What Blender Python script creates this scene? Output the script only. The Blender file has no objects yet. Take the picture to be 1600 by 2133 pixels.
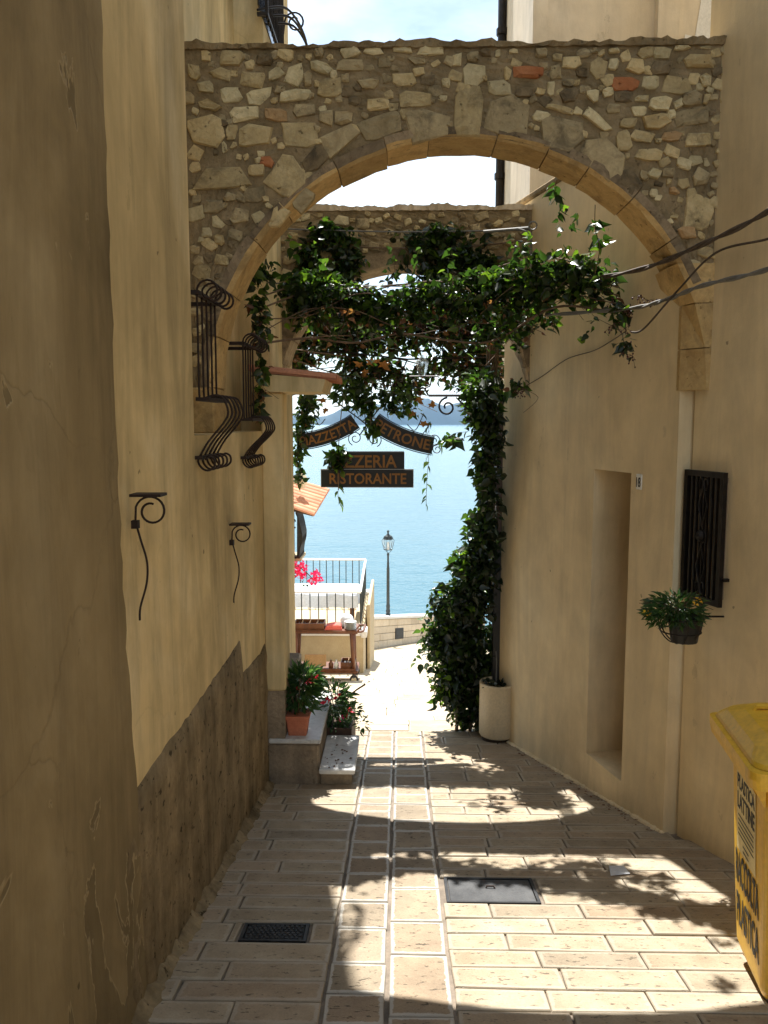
import bpy, bmesh, math, random
import numpy as np
from mathutils import Vector, Matrix
SC = bpy.context.scene
COL = SC.collection
rad = math.radians
random.seed(7); RNG = np.random.default_rng(7)

# ------------------------------------------------------------ camera (world origin = the eye)
cam_d = bpy.data.cameras.new("camera"); cam = bpy.data.objects.new("camera", cam_d); COL.objects.link(cam)
cam_d.sensor_fit = 'HORIZONTAL'; cam_d.sensor_width = 36; cam_d.lens = 36*1700/1600
cam_d.clip_start = 0.05; cam_d.clip_end = 30000
cam.location = (0, 0, 0)
cam.rotation_euler = (rad(90)-math.atan(188/1700), 0, math.atan(34/1700))
SC.camera = cam
# ------------------------------------------------------------ sky, sun, exposure
SUNV = Vector((-0.105, 0.577, 1.0)).normalized()
elev = math.asin(SUNV.z); azim = math.atan2(SUNV.x, SUNV.y)
w = bpy.data.worlds.new("World"); SC.world = w; w.use_nodes = True
nt = w.node_tree; nt.nodes.clear()
out = nt.nodes.new('ShaderNodeOutputWorld'); bg = nt.nodes.new('ShaderNodeBackground')
sky = nt.nodes.new('ShaderNodeTexSky'); sky.sky_type = 'NISHITA'; sky.sun_disc = False
sky.sun_elevation = elev; sky.sun_rotation = azim; sky.air_density = 1.0; sky.dust_density = 0.6; sky.ozone_density = 1.0
tc = nt.nodes.new('ShaderNodeTexCoord'); mp = nt.nodes.new('ShaderNodeMapping'); mp.inputs['Scale'].default_value = (1.0, 1.0, 2.6)
no = nt.nodes.new('ShaderNodeTexNoise'); no.inputs['Scale'].default_value = 2.6; no.inputs['Detail'].default_value = 7; no.inputs['Roughness'].default_value = .55
rp = nt.nodes.new('ShaderNodeValToRGB'); rp.color_ramp.elements[0].position = .34; rp.color_ramp.elements[1].position = .68
rp.color_ramp.elements[0].color = (0, 0, 0, 1); rp.color_ramp.elements[1].color = (.85, .85, .85, 1)
mx = nt.nodes.new('ShaderNodeMixRGB'); mx.inputs[2].default_value = (8.6, 9.6, 10.0, 1)
nt.links.new(tc.outputs['Generated'], mp.inputs[0]); nt.links.new(mp.outputs[0], no.inputs['Vector'])
nt.links.new(no.outputs['Fac'], rp.inputs[0]); nt.links.new(rp.outputs[0], mx.inputs[0]); nt.links.new(sky.outputs[0], mx.inputs[1])
nt.links.new(mx.outputs[0], bg.inputs[0]); bg.inputs[1].default_value = 0.074; nt.links.new(bg.outputs[0], out.inputs[0])
sun_d = bpy.data.lights.new("sun", 'SUN'); sun_d.energy = 4.6; sun_d.angle = rad(.53); sun_d.color = (1, .96, .90)
sun = bpy.data.objects.new("sun", sun_d); COL.objects.link(sun)
sun.rotation_euler = SUNV.to_track_quat('Z', 'Y').to_euler(); sun.location = (0, 0, 20)
vs = SC.view_settings; vs.view_transform = 'Standard'; vs.look = 'None'; vs.exposure = 1.46; vs.gamma = 1; vs.use_curve_mapping = False
SC.cycles.max_bounces = 10; SC.cycles.diffuse_bounces = 6; SC.cycles.transparent_max_bounces = 8

# ------------------------------------------------------------ flat lettering turned to mesh (made while the scene is small)
def text_mesh(body, offset=0.0):
    c = bpy.data.curves.new("lettering", 'FONT'); c.body = body; c.size = 1; c.extrude = .012; c.offset = offset; c.resolution_u = 3
    o = bpy.data.objects.new("lettering", c); COL.objects.link(o)
    dg = bpy.context.evaluated_depsgraph_get(); me = bpy.data.meshes.new_from_object(o.evaluated_get(dg))
    v = np.array([p.co[:] for p in me.vertices]); f = [list(p.vertices) for p in me.polygons]
    bpy.data.objects.remove(o); bpy.data.curves.remove(c); bpy.data.meshes.remove(me)
    mn, mxx = v.min(0), v.max(0)
    v[:, 0] = (v[:, 0]-mn[0])/(mxx[0]-mn[0]); v[:, 1] = (v[:, 1]-mn[1])/(mxx[1]-mn[1]); v[:, 2] = (v[:, 2]-mn[2])/(mxx[2]-mn[2])
    return v, f
TXT = {t: text_mesh(t, .018) for t in ("PIAZZETTA", "PETRONE", "PIZZERIA", "RISTORANTE", "18", "PLASTICA", "LATTINE", "RACCOLTA")}

# ------------------------------------------------------------ mesh helpers
class MB:
    def __init__(s): s.v = []; s.f = []; s.m = []
    def add(s, vs_, fs, mi=0):
        n = len(s.v); s.v += [tuple(p) for p in vs_]; s.f += [[i+n for i in q] for q in fs]; s.m += [mi]*len(fs); return s
    def box(s, x0, x1, y0, y1, z0, z1, mi=0, T=None):
        p = [(x, y, z) for z in (z0, z1) for y in (y0, y1) for x in (x0, x1)]
        if T: p = [T(*q) for q in p]
        return s.add(p, [(0, 2, 3, 1), (4, 5, 7, 6), (0, 1, 5, 4), (2, 6, 7, 3), (0, 4, 6, 2), (1, 3, 7, 5)], mi)
    def bbox(s, x0, x1, y0, y1, z0, z1, b=.006, mi=0, T=None):   # box with chamfered top and bottom rims and corners
        def ring(i, z):
            a, c, d, e = x0+i, x1-i, y0+i, y1-i
            return [(a+b, d, z), (c-b, d, z), (c, d+b, z), (c, e-b, z), (c-b, e, z), (a+b, e, z), (a, e-b, z), (a, d+b, z)]
        R = [ring(b, z0), ring(0, z0+b), ring(0, z1-b), ring(b, z1)]; p = sum(R, [])
        if T: p = [T(*q) for q in p]
        fs = [list(range(7, -1, -1)), list(range(24, 32))]
        for k in range(3):
            for j in range(8): fs.append([k*8+j, k*8+(j+1) % 8, k*8+8+(j+1) % 8, k*8+8+j])
        return s.add(p, fs, mi)
    def prism(s, poly, z0, z1, mi=0, T=None):     # poly: list of (x,y) counter-clockwise
        n = len(poly); p = [(x, y, z0) for x, y in poly]+[(x, y, z1) for x, y in poly]
        if T: p = [T(*q) for q in p]
        return s.add(p, [list(range(n-1, -1, -1)), list(range(n, 2*n))]+[[i, (i+1) % n, n+(i+1) % n, n+i] for i in range(n)], mi)
    def tube(s, path, r, n=6, mi=0, cap=True):
        P = [Vector(p) for p in path]; rs = r if isinstance(r, (list, tuple)) else [r]*len(P)
        up = Vector((0.13, 0.31, .94)); base = len(s.v); vs_ = []; prev = None
        for i, p in enumerate(P):
            t = (P[min(i+1, len(P)-1)]-P[max(i-1, 0)])
            t = t.normalized() if t.length > 1e-9 else Vector((0, 0, 1))
            a = (prev-t*prev.dot(t)) if prev else t.cross(up)
            if a.length < 1e-5: a = t.cross(Vector((1, 0, 0)))
            a.normalize(); prev = a; b = t.cross(a)
            for k in range(n):
                an = 2*math.pi*k/n; vs_.append(tuple(p+(a*math.cos(an)+b*math.sin(an))*rs[i]))
        fs = []
        for i in range(len(P)-1):
            for k in range(n): fs.append([i*n+k, i*n+(k+1) % n, (i+1)*n+(k+1) % n, (i+1)*n+k])
        if cap: fs += [list(range(n-1, -1, -1)), list(range((len(P)-1)*n, len(P)*n))]
        return s.add(vs_, fs, mi)
    def strap(s, path, w_dir, w_, t_):   # flat bar swept along a path; w_dir = width direction
        P = [Vector(p) for p in path]; W = Vector(w_dir).normalized(); vs_ = []; fs = []
        for i, p in enumerate(P):
            t = (P[min(i+1, len(P)-1)]-P[max(i-1, 0)]).normalized(); nn = t.cross(W).normalized()
            for a, b in ((-1, -1), (1, -1), (1, 1), (-1, 1)): vs_.append(tuple(p+W*a*w_/2+nn*b*t_/2))
        for i in range(len(P)-1):
            for k in range(4): fs.append([i*4+k, i*4+(k+1) % 4, i*4+4+(k+1) % 4, i*4+4+k])
        e = (len(P)-1)*4; fs += [[3, 2, 1, 0], [e, e+1, e+2, e+3]]
        return s.add(vs_, fs)
    def lathe(s, prof, c, n=16, mi=0, a0=0, a1=2*math.pi):   # prof: (r,z) bottom to top
        full = abs(a1-a0-2*math.pi) < 1e-6; m = n if full else n+1; vs_ = []
        for r, z in prof:
            for k in range(m):
                an = a0+(a1-a0)*k/n; vs_.append((c[0]+r*math.cos(an), c[1]+r*math.sin(an), c[2]+z))
        fs = []
        for i in range(len(prof)-1):
            for k in range(n):
                k2 = (k+1) % m; fs.append([i*m+k, i*m+k2, (i+1)*m+k2, (i+1)*m+k])
        fs.append(list(range(m-1, -1, -1))); fs.append(list(range((len(prof)-1)*m, len(prof)*m)))
        return s.add(vs_, fs, mi)
    def ball(s, c, r, n=6, mi=0, sq=1):
        prof = [(max(.02*r, r*math.sin(math.pi*k/n)), -r*sq*math.cos(math.pi*k/n)) for k in range(n+1)]
        return s.lathe(prof, c, n+2, mi)
    def build(s, name, mats, parent=None, origin=None, smooth=False, label=None, kind=None):
        if not isinstance(mats, (list, tuple)): mats = [mats]
        if parent is not None:
            org = Vector(ROOT_LOC[parent.name])
        else: org = Vector(origin or (0, 0, 0))
        me = bpy.data.meshes.new(name)
        me.from_pydata([(p[0]-org.x, p[1]-org.y, p[2]-org.z) for p in s.v], [], s.f)
        for m in mats: me.materials.append(m)
        if len(mats) > 1: me.polygons.foreach_set('material_index', s.m)
        if smooth: me.polygons.foreach_set('use_smooth', [True]*len(me.polygons))
        me.update()
        o = bpy.data.objects.new(name, me); COL.objects.link(o)
        if parent is not None: o.parent = parent; ROOT_LOC[o.name] = ROOT_LOC[parent.name]
        else: o.location = org; ROOT_LOC[o.name] = tuple(org)
        if label: o['label'] = label
        if kind: o['kind'] = kind
        return o
ROOT_LOC = {}
def tag(o, label, cat, group=None, kind=None):
    o['label'] = label; o['category'] = cat
    if group: o['group'] = group
    if kind: o['kind'] = kind
    return o
def thing(name, label, cat, loc, group=None):
    o = bpy.data.objects.new(name, None); COL.objects.link(o); o.location = loc; o.empty_display_size = .1
    ROOT_LOC[o.name] = tuple(loc); return tag(o, label, cat, group)
def piece(name, me, loc, parent, rot=None):      # a part that shares mesh data and has its own place
    o = bpy.data.objects.new(name, me); COL.objects.link(o); o.parent = parent
    q = ROOT_LOC[parent.name]; o.location = (loc[0]-q[0], loc[1]-q[1], loc[2]-q[2])
    if rot: o.rotation_euler = rot
    return o
def spiral(c, r0, r1, a0, turns, n, ax1, ax2):   # path in the plane of two axes
    A, B = Vector(ax1), Vector(ax2); C = Vector(c); P = []
    for k in range(n+1):
        t = k/n; a = a0+turns*2*math.pi*t; r = r0+(r1-r0)*t
        P.append(C+A*(r*math.cos(a))+B*(r*math.sin(a)))
    return P
def smooth_path(pts, n=6):
    P = [Vector(p) for p in pts]; out_ = []
    for i in range(len(P)-1):
        p0, p1, p2, p3 = P[max(i-1, 0)], P[i], P[i+1], P[min(i+2, len(P)-1)]
        for k in range(n):
            t = k/n; out_.append(.5*((2*p1)+(p2-p0)*t+(2*p0-5*p1+4*p2-p3)*t*t+(3*p1-p0-3*p2+p3)*t**3))
    out_.append(P[-1]); return out_
def hash1(*a): return (math.sin(sum((k+1.37)*12.9898*x for k, x in enumerate(a)))*43758.5453) % 1

# ------------------------------------------------------------ materials
def new_mat(name):
    m = bpy.data.materials.new(name); m.use_nodes = True; t = m.node_tree
    return m, t, t.nodes['Principled BSDF']
class NT:
    def __init__(s, t): s.t = t
    def n(s, ty, **kw):
        x = s.t.nodes.new(ty)
        for k, v in kw.items():
            if hasattr(x, k): setattr(x, k, v)
        return x
    def link(s, a, b): s.t.links.new(a, b)
    def coord(s, scale=(1, 1, 1), kind='Object', seed=0):
        c = s.n('ShaderNodeTexCoord'); m = s.n('ShaderNodeMapping'); m.inputs['Scale'].default_value = scale
        m.inputs['Location'].default_value = (seed*3.1, seed*1.7, seed*2.3); s.link(c.outputs[kind], m.inputs[0]); return m.outputs[0]
    def noise(s, vec, scale, detail=4, rough=.55, dist=0):
        x = s.n('ShaderNodeTexNoise'); x.inputs['Scale'].default_value = scale; x.inputs['Detail'].default_value = detail
        x.inputs['Roughness'].default_value = rough; x.inputs['Distortion'].default_value = dist; s.link(vec, x.inputs['Vector']); return x.outputs['Fac']
    def ramp(s, fac, stops):
        x = s.n('ShaderNodeValToRGB'); e = x.color_ramp.elements
        while len(e) < len(stops): e.new(.5)
        for k, (p, c) in enumerate(stops):
            e[k].position = p; e[k].color = (*c, 1) if isinstance(c, tuple) else (c, c, c, 1)
        s.link(fac, x.inputs[0]); return x.outputs[0]
    def mix(s, fac, a, b, mode='MIX'):
        x = s.n('ShaderNodeMixRGB', blend_type=mode)
        for k, v in enumerate((fac, a, b)):
            if isinstance(v, (int, float)): x.inputs[k].default_value = v if k == 0 else (v, v, v, 1)
            elif isinstance(v, tuple): x.inputs[k].default_value = (*v, 1)
            else: s.link(v, x.inputs[k])
        return x.outputs[0]
    def math(s, op, a, b=0.0):
        x = s.n('ShaderNodeMath', operation=op)
        for k, v in enumerate((a, b)):
            if isinstance(v, (int, float)): x.inputs[k].default_value = v
            else: s.link(v, x.inputs[k])
        return x.outputs[0]
    def bump(s, h, strength, dist, bsdf):
        x = s.n('ShaderNodeBump'); x.inputs['Strength'].default_value = strength; x.inputs['Distance'].default_value = dist
        s.link(h, x.inputs['Height']); s.link(x.outputs[0], bsdf.inputs['Normal'])
def proc(name, c1, c2, scale=6, rough=.8, bump=.3, bdist=.004, spots=0, rand=0, metal=0, streak=0, spec=.4, fine=60, seed=0, sheen=None):
    m, t, b = new_mat(name); g = NT(t); v = g.coord(seed=seed)
    f = g.noise(v, scale, 5, .6); col = g.ramp(f, [(.3, c1), (.7, c2)])
    fn = g.noise(v, fine, 4, .65)
    col = g.mix(.35, col, g.ramp(fn, [(.25, .55), (.75, 1.35)]), 'MULTIPLY')
    if streak:
        fs = g.noise(g.coord((7, 7, .55), seed=seed+1), 1.6, 5, .6)
        col = g.mix(streak, col, g.ramp(fs, [(.3, .5), (.6, 1.1)]), 'MULTIPLY')
    if spots:
        sp = g.noise(g.coord((1, 1, 1), seed=seed+2), fine*.55, 3, .6)
        col = g.mix(g.ramp(sp, [(.62, 0.0), (.68, spots)]), col, tuple(x*.25 for x in c1))
    if rand:
        oi = g.n('ShaderNodeObjectInfo'); r = g.math('MULTIPLY_ADD', oi.outputs['Random'], rand)
        r.node.inputs[2].default_value = 1-rand/2
        col = g.mix(1.0, col, r, 'MULTIPLY')
    g.link(col, b.inputs['Base Color']); b.inputs['Roughness'].default_value = rough; b.inputs['Metallic'].default_value = metal
    b.inputs['Specular IOR Level'].default_value = spec
    if bump: g.bump(g.math('ADD', g.math('MULTIPLY', fn, .5), f), bump, bdist, b)
    return m
def plaster(name, c1, c2, c3, seed=0, stain=.5, peel=0, zlow=-1.0, crack=0.0):
    m, t, b = new_mat(name); g = NT(t); v = g.coord(seed=seed)
    big = g.noise(v, .9, 5, .6, .6); mid = g.noise(v, 4.5, 6, .6); fn = g.noise(v, 70, 4, .7)
    col = g.ramp(big, [(.3, c1), (.52, c2), (.72, c3)])
    col = g.mix(.35, col, g.ramp(mid, [(.3, .72), (.7, 1.18)]), 'MULTIPLY')
    st = g.noise(g.coord((2.6, 2.6, .42), seed=seed+3), 1.5, 7, .68, .7)
    col = g.mix(stain, col, g.ramp(st, [(.32, .52), (.58, 1.06)]), 'MULTIPLY')
    st2 = g.noise(g.coord((13, 13, .7), seed=seed+5), 1.2, 6, .7, .8)
    col = g.mix(stain*.28, col, g.ramp(st2, [(.3, .6), (.5, 1.04)]), 'MULTIPLY')
    tr = g.noise(g.coord((1, 1, .6), seed=seed+11), 17, 5, .65, .5)
    # repaired patches with crisp edges, small chips, hairline cracks
    rp_ = g.noise(g.coord((1, 1, .8), seed=seed+13), 1.15, 6, .58, .5); col = g.mix(g.math('MULTIPLY', g.ramp(rp_, [(.585, 0.0), (.592, 1.0)]), .16), col, c1)
    ch = g.noise(g.coord((1, 1, .55), seed=seed+17), 6.5, 6, .7); chm = g.ramp(ch, [(.665, 0.0), (.675, 1.0)]); col = g.mix(g.math('MULTIPLY', chm, .30), col, tuple(x*.62 for x in c1))
    vo = g.n('ShaderNodeTexVoronoi', feature='DISTANCE_TO_EDGE'); vo.inputs['Scale'].default_value = .75
    wv = g.n('ShaderNodeTexNoise'); wv.inputs['Scale'].default_value = 2.2; wv.inputs['Detail'].default_value = 6; g.link(v, wv.inputs['Vector'])
    vm = g.n('ShaderNodeMixRGB', blend_type='ADD'); vm.inputs[0].default_value = .55; g.link(v, vm.inputs[1]); g.link(wv.outputs['Color'], vm.inputs[2]); g.link(vm.outputs[0], vo.inputs['Vector'])
    cr = g.math('MULTIPLY', g.ramp(vo.outputs['Distance'], [(.0022, 1.0), (.0048, 0.0)]), g.ramp(big, [(.42, 0.0), (.55, 1.0)]))
    col = g.mix(g.math('MULTIPLY', cr, crack), col, tuple(x*.35 for x in c1))
    h = g.math('ADD', g.math('MULTIPLY', mid, .7), g.math('ADD', g.math('MULTIPLY', fn, .16), g.math('MULTIPLY', tr, .35)))
    h = g.math('SUBTRACT', h, g.math('ADD', g.math('MULTIPLY', chm, .35), g.math('MULTIPLY', cr, crack)))
    # trowel hollows and a few nail holes
    ho = g.noise(v, 14, 2, .5); holes = g.ramp(ho, [(.755, 0.0), (.775, 1.0)])
    col = g.mix(g.math('MULTIPLY', holes, .7), col, tuple(x*.3 for x in c1))
    if peel:    # flaked-off coat in the lower part of the wall
        pz = g.n('ShaderNodeSeparateXYZ'); g.link(g.coord(), pz.inputs[0])
        low = g.n('ShaderNodeMapRange'); low.inputs[1].default_value = zlow-1.1; low.inputs[2].default_value = zlow+.1; low.inputs[3].default_value = .17; low.inputs[4].default_value = -.12
        g.link(pz.outputs[2], low.inputs[0])
        pn = g.math('ADD', g.noise(g.coord((1.2, 1.2, .75), seed=seed+8), 2.6, 5, .55, .9), low.outputs[0])
        pm = g.ramp(pn, [(.572, 0.0), (.582, 1.0)])
        col = g.mix(pm, col, g.mix(.5, col, tuple(x*.62 for x in c1)))
        edge = g.ramp(pn, [(.560, 0.0), (.570, 1.0), (.577, 1.0), (.585, 0.0)])
        col = g.mix(g.math('MULTIPLY', edge, .45), col, tuple(min(1, x*1.25) for x in c3))
        h = g.math('SUBTRACT', h, g.math('MULTIPLY', pm, .9))
    g.link(col, b.inputs['Base Color']); b.inputs['Roughness'].default_value = .92; b.inputs['Specular IOR Level'].default_value = .2
    g.bump(h, .5, .012, b)
    return m
def flat(name, c, rough=.5, metal=0, spec=.5):
    return proc(name, tuple(x*.85 for x in c), tuple(min(1, x*1.12) for x in c), 9, rough, .15, .001, metal=metal, spec=spec, fine=90)
M = {}
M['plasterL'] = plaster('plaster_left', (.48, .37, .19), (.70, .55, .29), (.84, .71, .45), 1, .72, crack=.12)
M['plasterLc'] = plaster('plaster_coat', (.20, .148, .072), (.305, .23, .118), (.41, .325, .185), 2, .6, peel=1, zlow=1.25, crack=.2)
M['plasterR'] = plaster('plaster_right', (.69, .555, .34), (.77, .635, .405), (.82, .70, .47), 5, .34)
M['plasterF'] = plaster('plaster_far', (.55, .47, .36), (.62, .54, .42), (.68, .60, .48), 8, .35)
M['plinth'] = proc('plinth_render', (.16, .12, .066), (.33, .255, .15), 5, .95, .9, .012, spots=.9, streak=.75, fine=45, spec=.1)
M['mortar'] = proc('mortar', (.16, .12, .066), (.36, .275, .16), 7, .95, 1.0, .016, spots=.5, fine=55, spec=.1)
def stone_mat(name, c1, c2, seed, lich=.5):
    m, t, b = new_mat(name); g = NT(t); v = g.coord(seed=seed, kind='Object')
    oi = g.n('ShaderNodeObjectInfo'); va = g.n('ShaderNodeVectorMath', operation='ADD'); g.link(v, va.inputs[0]); g.link(oi.outputs['Location'], va.inputs[1]); v = va.outputs[0]
    f = g.noise(v, 11, 6, .65, .4); fn = g.noise(v, 55, 4, .7); pit = g.noise(v, 34, 3, .6)
    col = g.ramp(f, [(.3, c1), (.65, c2)])
    col = g.mix(.4, col, g.ramp(fn, [(.25, .6), (.75, 1.3)]), 'MULTIPLY')
    l = g.noise(v, 6, 6, .7, .8); col = g.mix(g.math('MULTIPLY', g.ramp(l, [(.5, 0.0), (.66, 1.0)]), lich), col, (.06, .05, .035))
    pm = g.ramp(pit, [(.66, 0.0), (.72, 1.0)]); col = g.mix(g.math('MULTIPLY', pm, .7), col, tuple(x*.25 for x in c1))
    r = g.math('MULTIPLY_ADD', oi.outputs['Random'], .4); r.node.inputs[2].default_value = .8
    col = g.mix(1.0, col, r, 'MULTIPLY')
    g.link(col, b.inputs['Base Color']); b.inputs['Roughness'].default_value = .92; b.inputs['Specular IOR Level'].default_value = .2
    g.bump(g.math('SUBTRACT', g.math('ADD', f, g.math('MULTIPLY', fn, .4)), g.math('MULTIPLY', pm, .5)), .9, .012, b)
    return m
ST = {'t': stone_mat('stone_tan', (.43, .33, .165), (.59, .47, .26), 1), 'l': stone_mat('stone_pale', (.50, .415, .235), (.65, .555, .34), 2, .3),
      'g': stone_mat('stone_grey', (.30, .235, .13), (.46, .37, .215), 3, .6), 'd': stone_mat('stone_dark', (.13, .098, .056), (.25, .19, .11), 4, .7),
      'r': stone_mat('stone_brick_red', (.36, .13, .055), (.46, .20, .09), 5, .35), 'o': stone_mat('stone_orange', (.46, .27, .12), (.52, .36, .19), 6, .3),
      'y': stone_mat('stone_yellow', (.46, .33, .15), (.58, .46, .25), 7, .3)}
M['vous'] = stone_mat('voussoir_soffit', (.46, .305, .13), (.60, .43, .20), 9, .35)
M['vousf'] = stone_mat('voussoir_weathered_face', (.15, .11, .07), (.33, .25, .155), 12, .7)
M['vous2'] = stone_mat('voussoir_stone_far', (.36, .27, .17), (.50, .40, .27), 10, .5)
# paving: pitted centre, smoother pale drafted margin
def paving_mat(name, cA, cB, edge_c, pits=1.0, edge=.5):
    m, t, b = new_mat(name); g = NT(t); v = g.coord(); oi = g.n('ShaderNodeObjectInfo')
    va = g.n('ShaderNodeVectorMath', operation='ADD'); g.link(v, va.inputs[0]); g.link(oi.outputs['Location'], va.inputs[1]); v = va.outputs[0]
    at = g.n('ShaderNodeAttribute', attribute_name='edge')
    f = g.noise(v, 7, 5, .6); fn = g.noise(v, 120, 3, .7)
    mpn = g.n('ShaderNodeMapping'); mpn.inputs['Scale'].default_value = (26, 60, 30); g.link(v, mpn.inputs[0])
    pit = g.noise(mpn.outputs[0], 1.0, 4, .65)
    col = g.ramp(f, [(.3, cA), (.7, cB)])
    rr = g.ramp(oi.outputs['Random'], [(0, (.78, .75, .72)), (.25, (1, .97, .92)), (.5, (1.02, .92, .85)), (.75, (1.1, 1.08, 1.04)), (1, (.90, .80, .72))])
    col = g.mix(1.0, col, rr, 'MULTIPLY')
    col = g.mix(.35, col, g.ramp(fn, [(.3, .6), (.7, 1.25)]), 'MULTIPLY')
    pm = g.ramp(pit, [(.60, 0.0), (.67, pits)])
    ed = g.math('ADD', at.outputs['Fac'], g.math('MULTIPLY', g.math('SUBTRACT', g.noise(v, 38, 4, .7), .5), 1.3))
    em = g.ramp(ed, [(.45, 1.0), (.6, 0.0)])
    col = g.mix(g.math('MULTIPLY', pm, g.math('SUBTRACT', 1.0, g.math('MULTIPLY', em, .8))), col, tuple(x*.30 for x in cA))
    col = g.mix(g.math('MULTIPLY', em, edge), col, edge_c)
    dirt = g.noise(g.coord((1, 1, 1), seed=4), 1.3, 5, .6); col = g.mix(.4, col, g.ramp(dirt, [(.35, .66), (.6, 1.08)]), 'MULTIPLY')
    g.link(col, b.inputs['Base Color']); b.inputs['Specular IOR Level'].default_value = .35
    g.link(g.ramp(em, [(0, .85), (1, .55)]), b.inputs['Roughness'])
    g.bump(g.math('SUBTRACT', g.math('MULTIPLY', fn, .3), g.math('MULTIPLY', pm, .8)), .6, .004, b)
    return m
M['pave'] = paving_mat('paving_limestone', (.275, .228, .162), (.37, .318, .238), (.41, .375, .305), .9, .3)
M['pave2'] = paving_mat('paving_limestone_strip', (.235, .195, .145), (.33, .28, .205), (.47, .455, .41), 1.0, .6)
M['slab'] = paving_mat('piazza_limestone', (.40, .345, .25), (.48, .42, .32), (.48, .43, .34), .6, .3)
M['grout'] = proc('grout', (.12, .10, .08), (.26, .21, .16), 9, .95, .6, .006, fine=80)
M['groutp'] = proc('grout_pale', (.17, .14, .10), (.27, .23, .17), 9, .95, .4, .004, fine=80)
M['marble'] = proc('marble', (.42, .42, .41), (.62, .62, .60), 5, .45, .1, .001, spots=.3, fine=30)
M['stepstone'] = proc('step_stone', (.17, .13, .09), (.33, .26, .175), 5, .93, .9, .012, spots=.4, streak=.4, fine=40)
M['iron'] = proc('wrought_iron', (.012, .010, .009), (.030, .024, .020), 20, .5, .3, .001, metal=.6, fine=120)
M['rust'] = proc('rusty_iron', (.018, .011, .008), (.042, .022, .014), 18, .65, .4, .001, metal=.3, fine=120)
M['castiron'] = proc('cast_iron', (.018, .019, .021), (.04, .042, .045), 20, .6, .4, .002, metal=.4, fine=120)
M['steel'] = proc('worn_steel', (.045, .047, .05), (.09, .092, .094), 8, .85, .5, .003, metal=.1, spots=.4, fine=110)
M['terra'] = proc('terracotta', (.42, .13, .07), (.55, .20, .11), 8, .75, .2, .002, fine=80)
M['tile'] = proc('roof_tile', (.46, .19, .10), (.62, .30, .18), 5, .85, .4, .003, rand=.25, spots=.3, fine=60)
M['wood'] = proc('brown_wood', (.085, .028, .012), (.17, .06, .022), 6, .45, .2, .002, streak=.5, fine=70)
M['woodpale'] = proc('pale_wood', (.34, .20, .09), (.46, .29, .14), 6, .6, .2, .002, fine=70)
M['wooddark'] = proc('dark_wood', (.05, .028, .018), (.10, .055, .03), 6, .7, .3, .002, streak=.4, fine=70)
M['windowwood'] = proc('window_wood', (.26, .185, .11), (.36, .265, .165), 6, .6, .2, .002, streak=.3)
M['white'] = proc('white_paint', (.62, .61, .58), (.70, .69, .67), 5, .6, .15, .002, fine=60)
M['cream'] = proc('cream_render', (.40, .315, .19), (.50, .41, .26), 4, .85, .3, .003, fine=60)
M['potcream'] = proc('cream_planter', (.60, .50, .33), (.70, .60, .42), 3, .6, .15, .002, streak=.12, fine=60)
M['cloth'] = proc('white_cloth', (.50, .54, .60), (.60, .63, .67), 5, .9, .3, .01, fine=30)
M['redcloth'] = flat('red_napkin', (.62, .12, .09), .9)
M['ceramic'] = flat('ceramic', (.72, .72, .69), .25)
M['yellow'] = proc('yellow_plastic', (.74, .43, .025), (.82, .51, .04), 4, .42, .12, .002, streak=.35, fine=50, spec=.5)
M['sticker'] = flat('sticker_paper', (.72, .60, .30), .6)
M['ink'] = flat('black_ink', (.02, .02, .018), .6)
M['stred'] = flat('sticker_red', (.5, .05, .07), .5)
M['board'] = proc('sign_board', (.010, .011, .011), (.020, .021, .021), 10, .45, .1, .001)
M['gold'] = proc('sign_letters', (.27, .115, .022), (.34, .16, .035), 8, .55, .1, .001)
M['leafmetal'] = proc('painted_metal_leaf', (.30, .125, .022), (.42, .19, .04), 8, .5, .2, .002)
M['cable'] = proc('old_cable', (.055, .04, .03), (.11, .085, .065), 20, .8, .3, .002)
M['cablegrey'] = proc('grey_cable', (.12, .12, .11), (.20, .20, .19), 20, .6, .3, .002)
M['bark'] = proc('vine_bark', (.10, .065, .04), (.20, .14, .09), 15, .9, .8, .006, fine=60)
M['soil'] = proc('soil', (.03, .02, .014), (.07, .05, .035), 20, 1, .8, .01)
M['lampiron'] = proc('lamp_iron', (.03, .037, .038), (.06, .07, .07), 12, .5, .2, .002, metal=.3)
M['seastone'] = proc('sea_wall_stone', (.47, .38, .27), (.60, .51, .38), 3, .9, .5, .006, rand=.3, fine=30)
M['net'] = proc('dark_net', (.02, .022, .022), (.05, .052, .05), 20, .9, .4, .004)
M['brownpaint'] = proc('brown_painted_metal', (.075, .040, .026), (.12, .068, .045), 6, .5, .2, .002, streak=.3)
def glass_mat():
    m, t, b = new_mat('lamp_glass'); b.inputs['Base Color'].default_value = (.92, .95, .95, 1); b.inputs['Roughness'].default_value = .12
    b.inputs['Transmission Weight'].default_value = .85; b.inputs['Alpha'].default_value = .45; b.inputs['IOR'].default_value = 1.1; return m
M['glass'] = glass_mat()
M['pane'] = flat('window_pane', (.02, .022, .025), .12)
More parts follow.
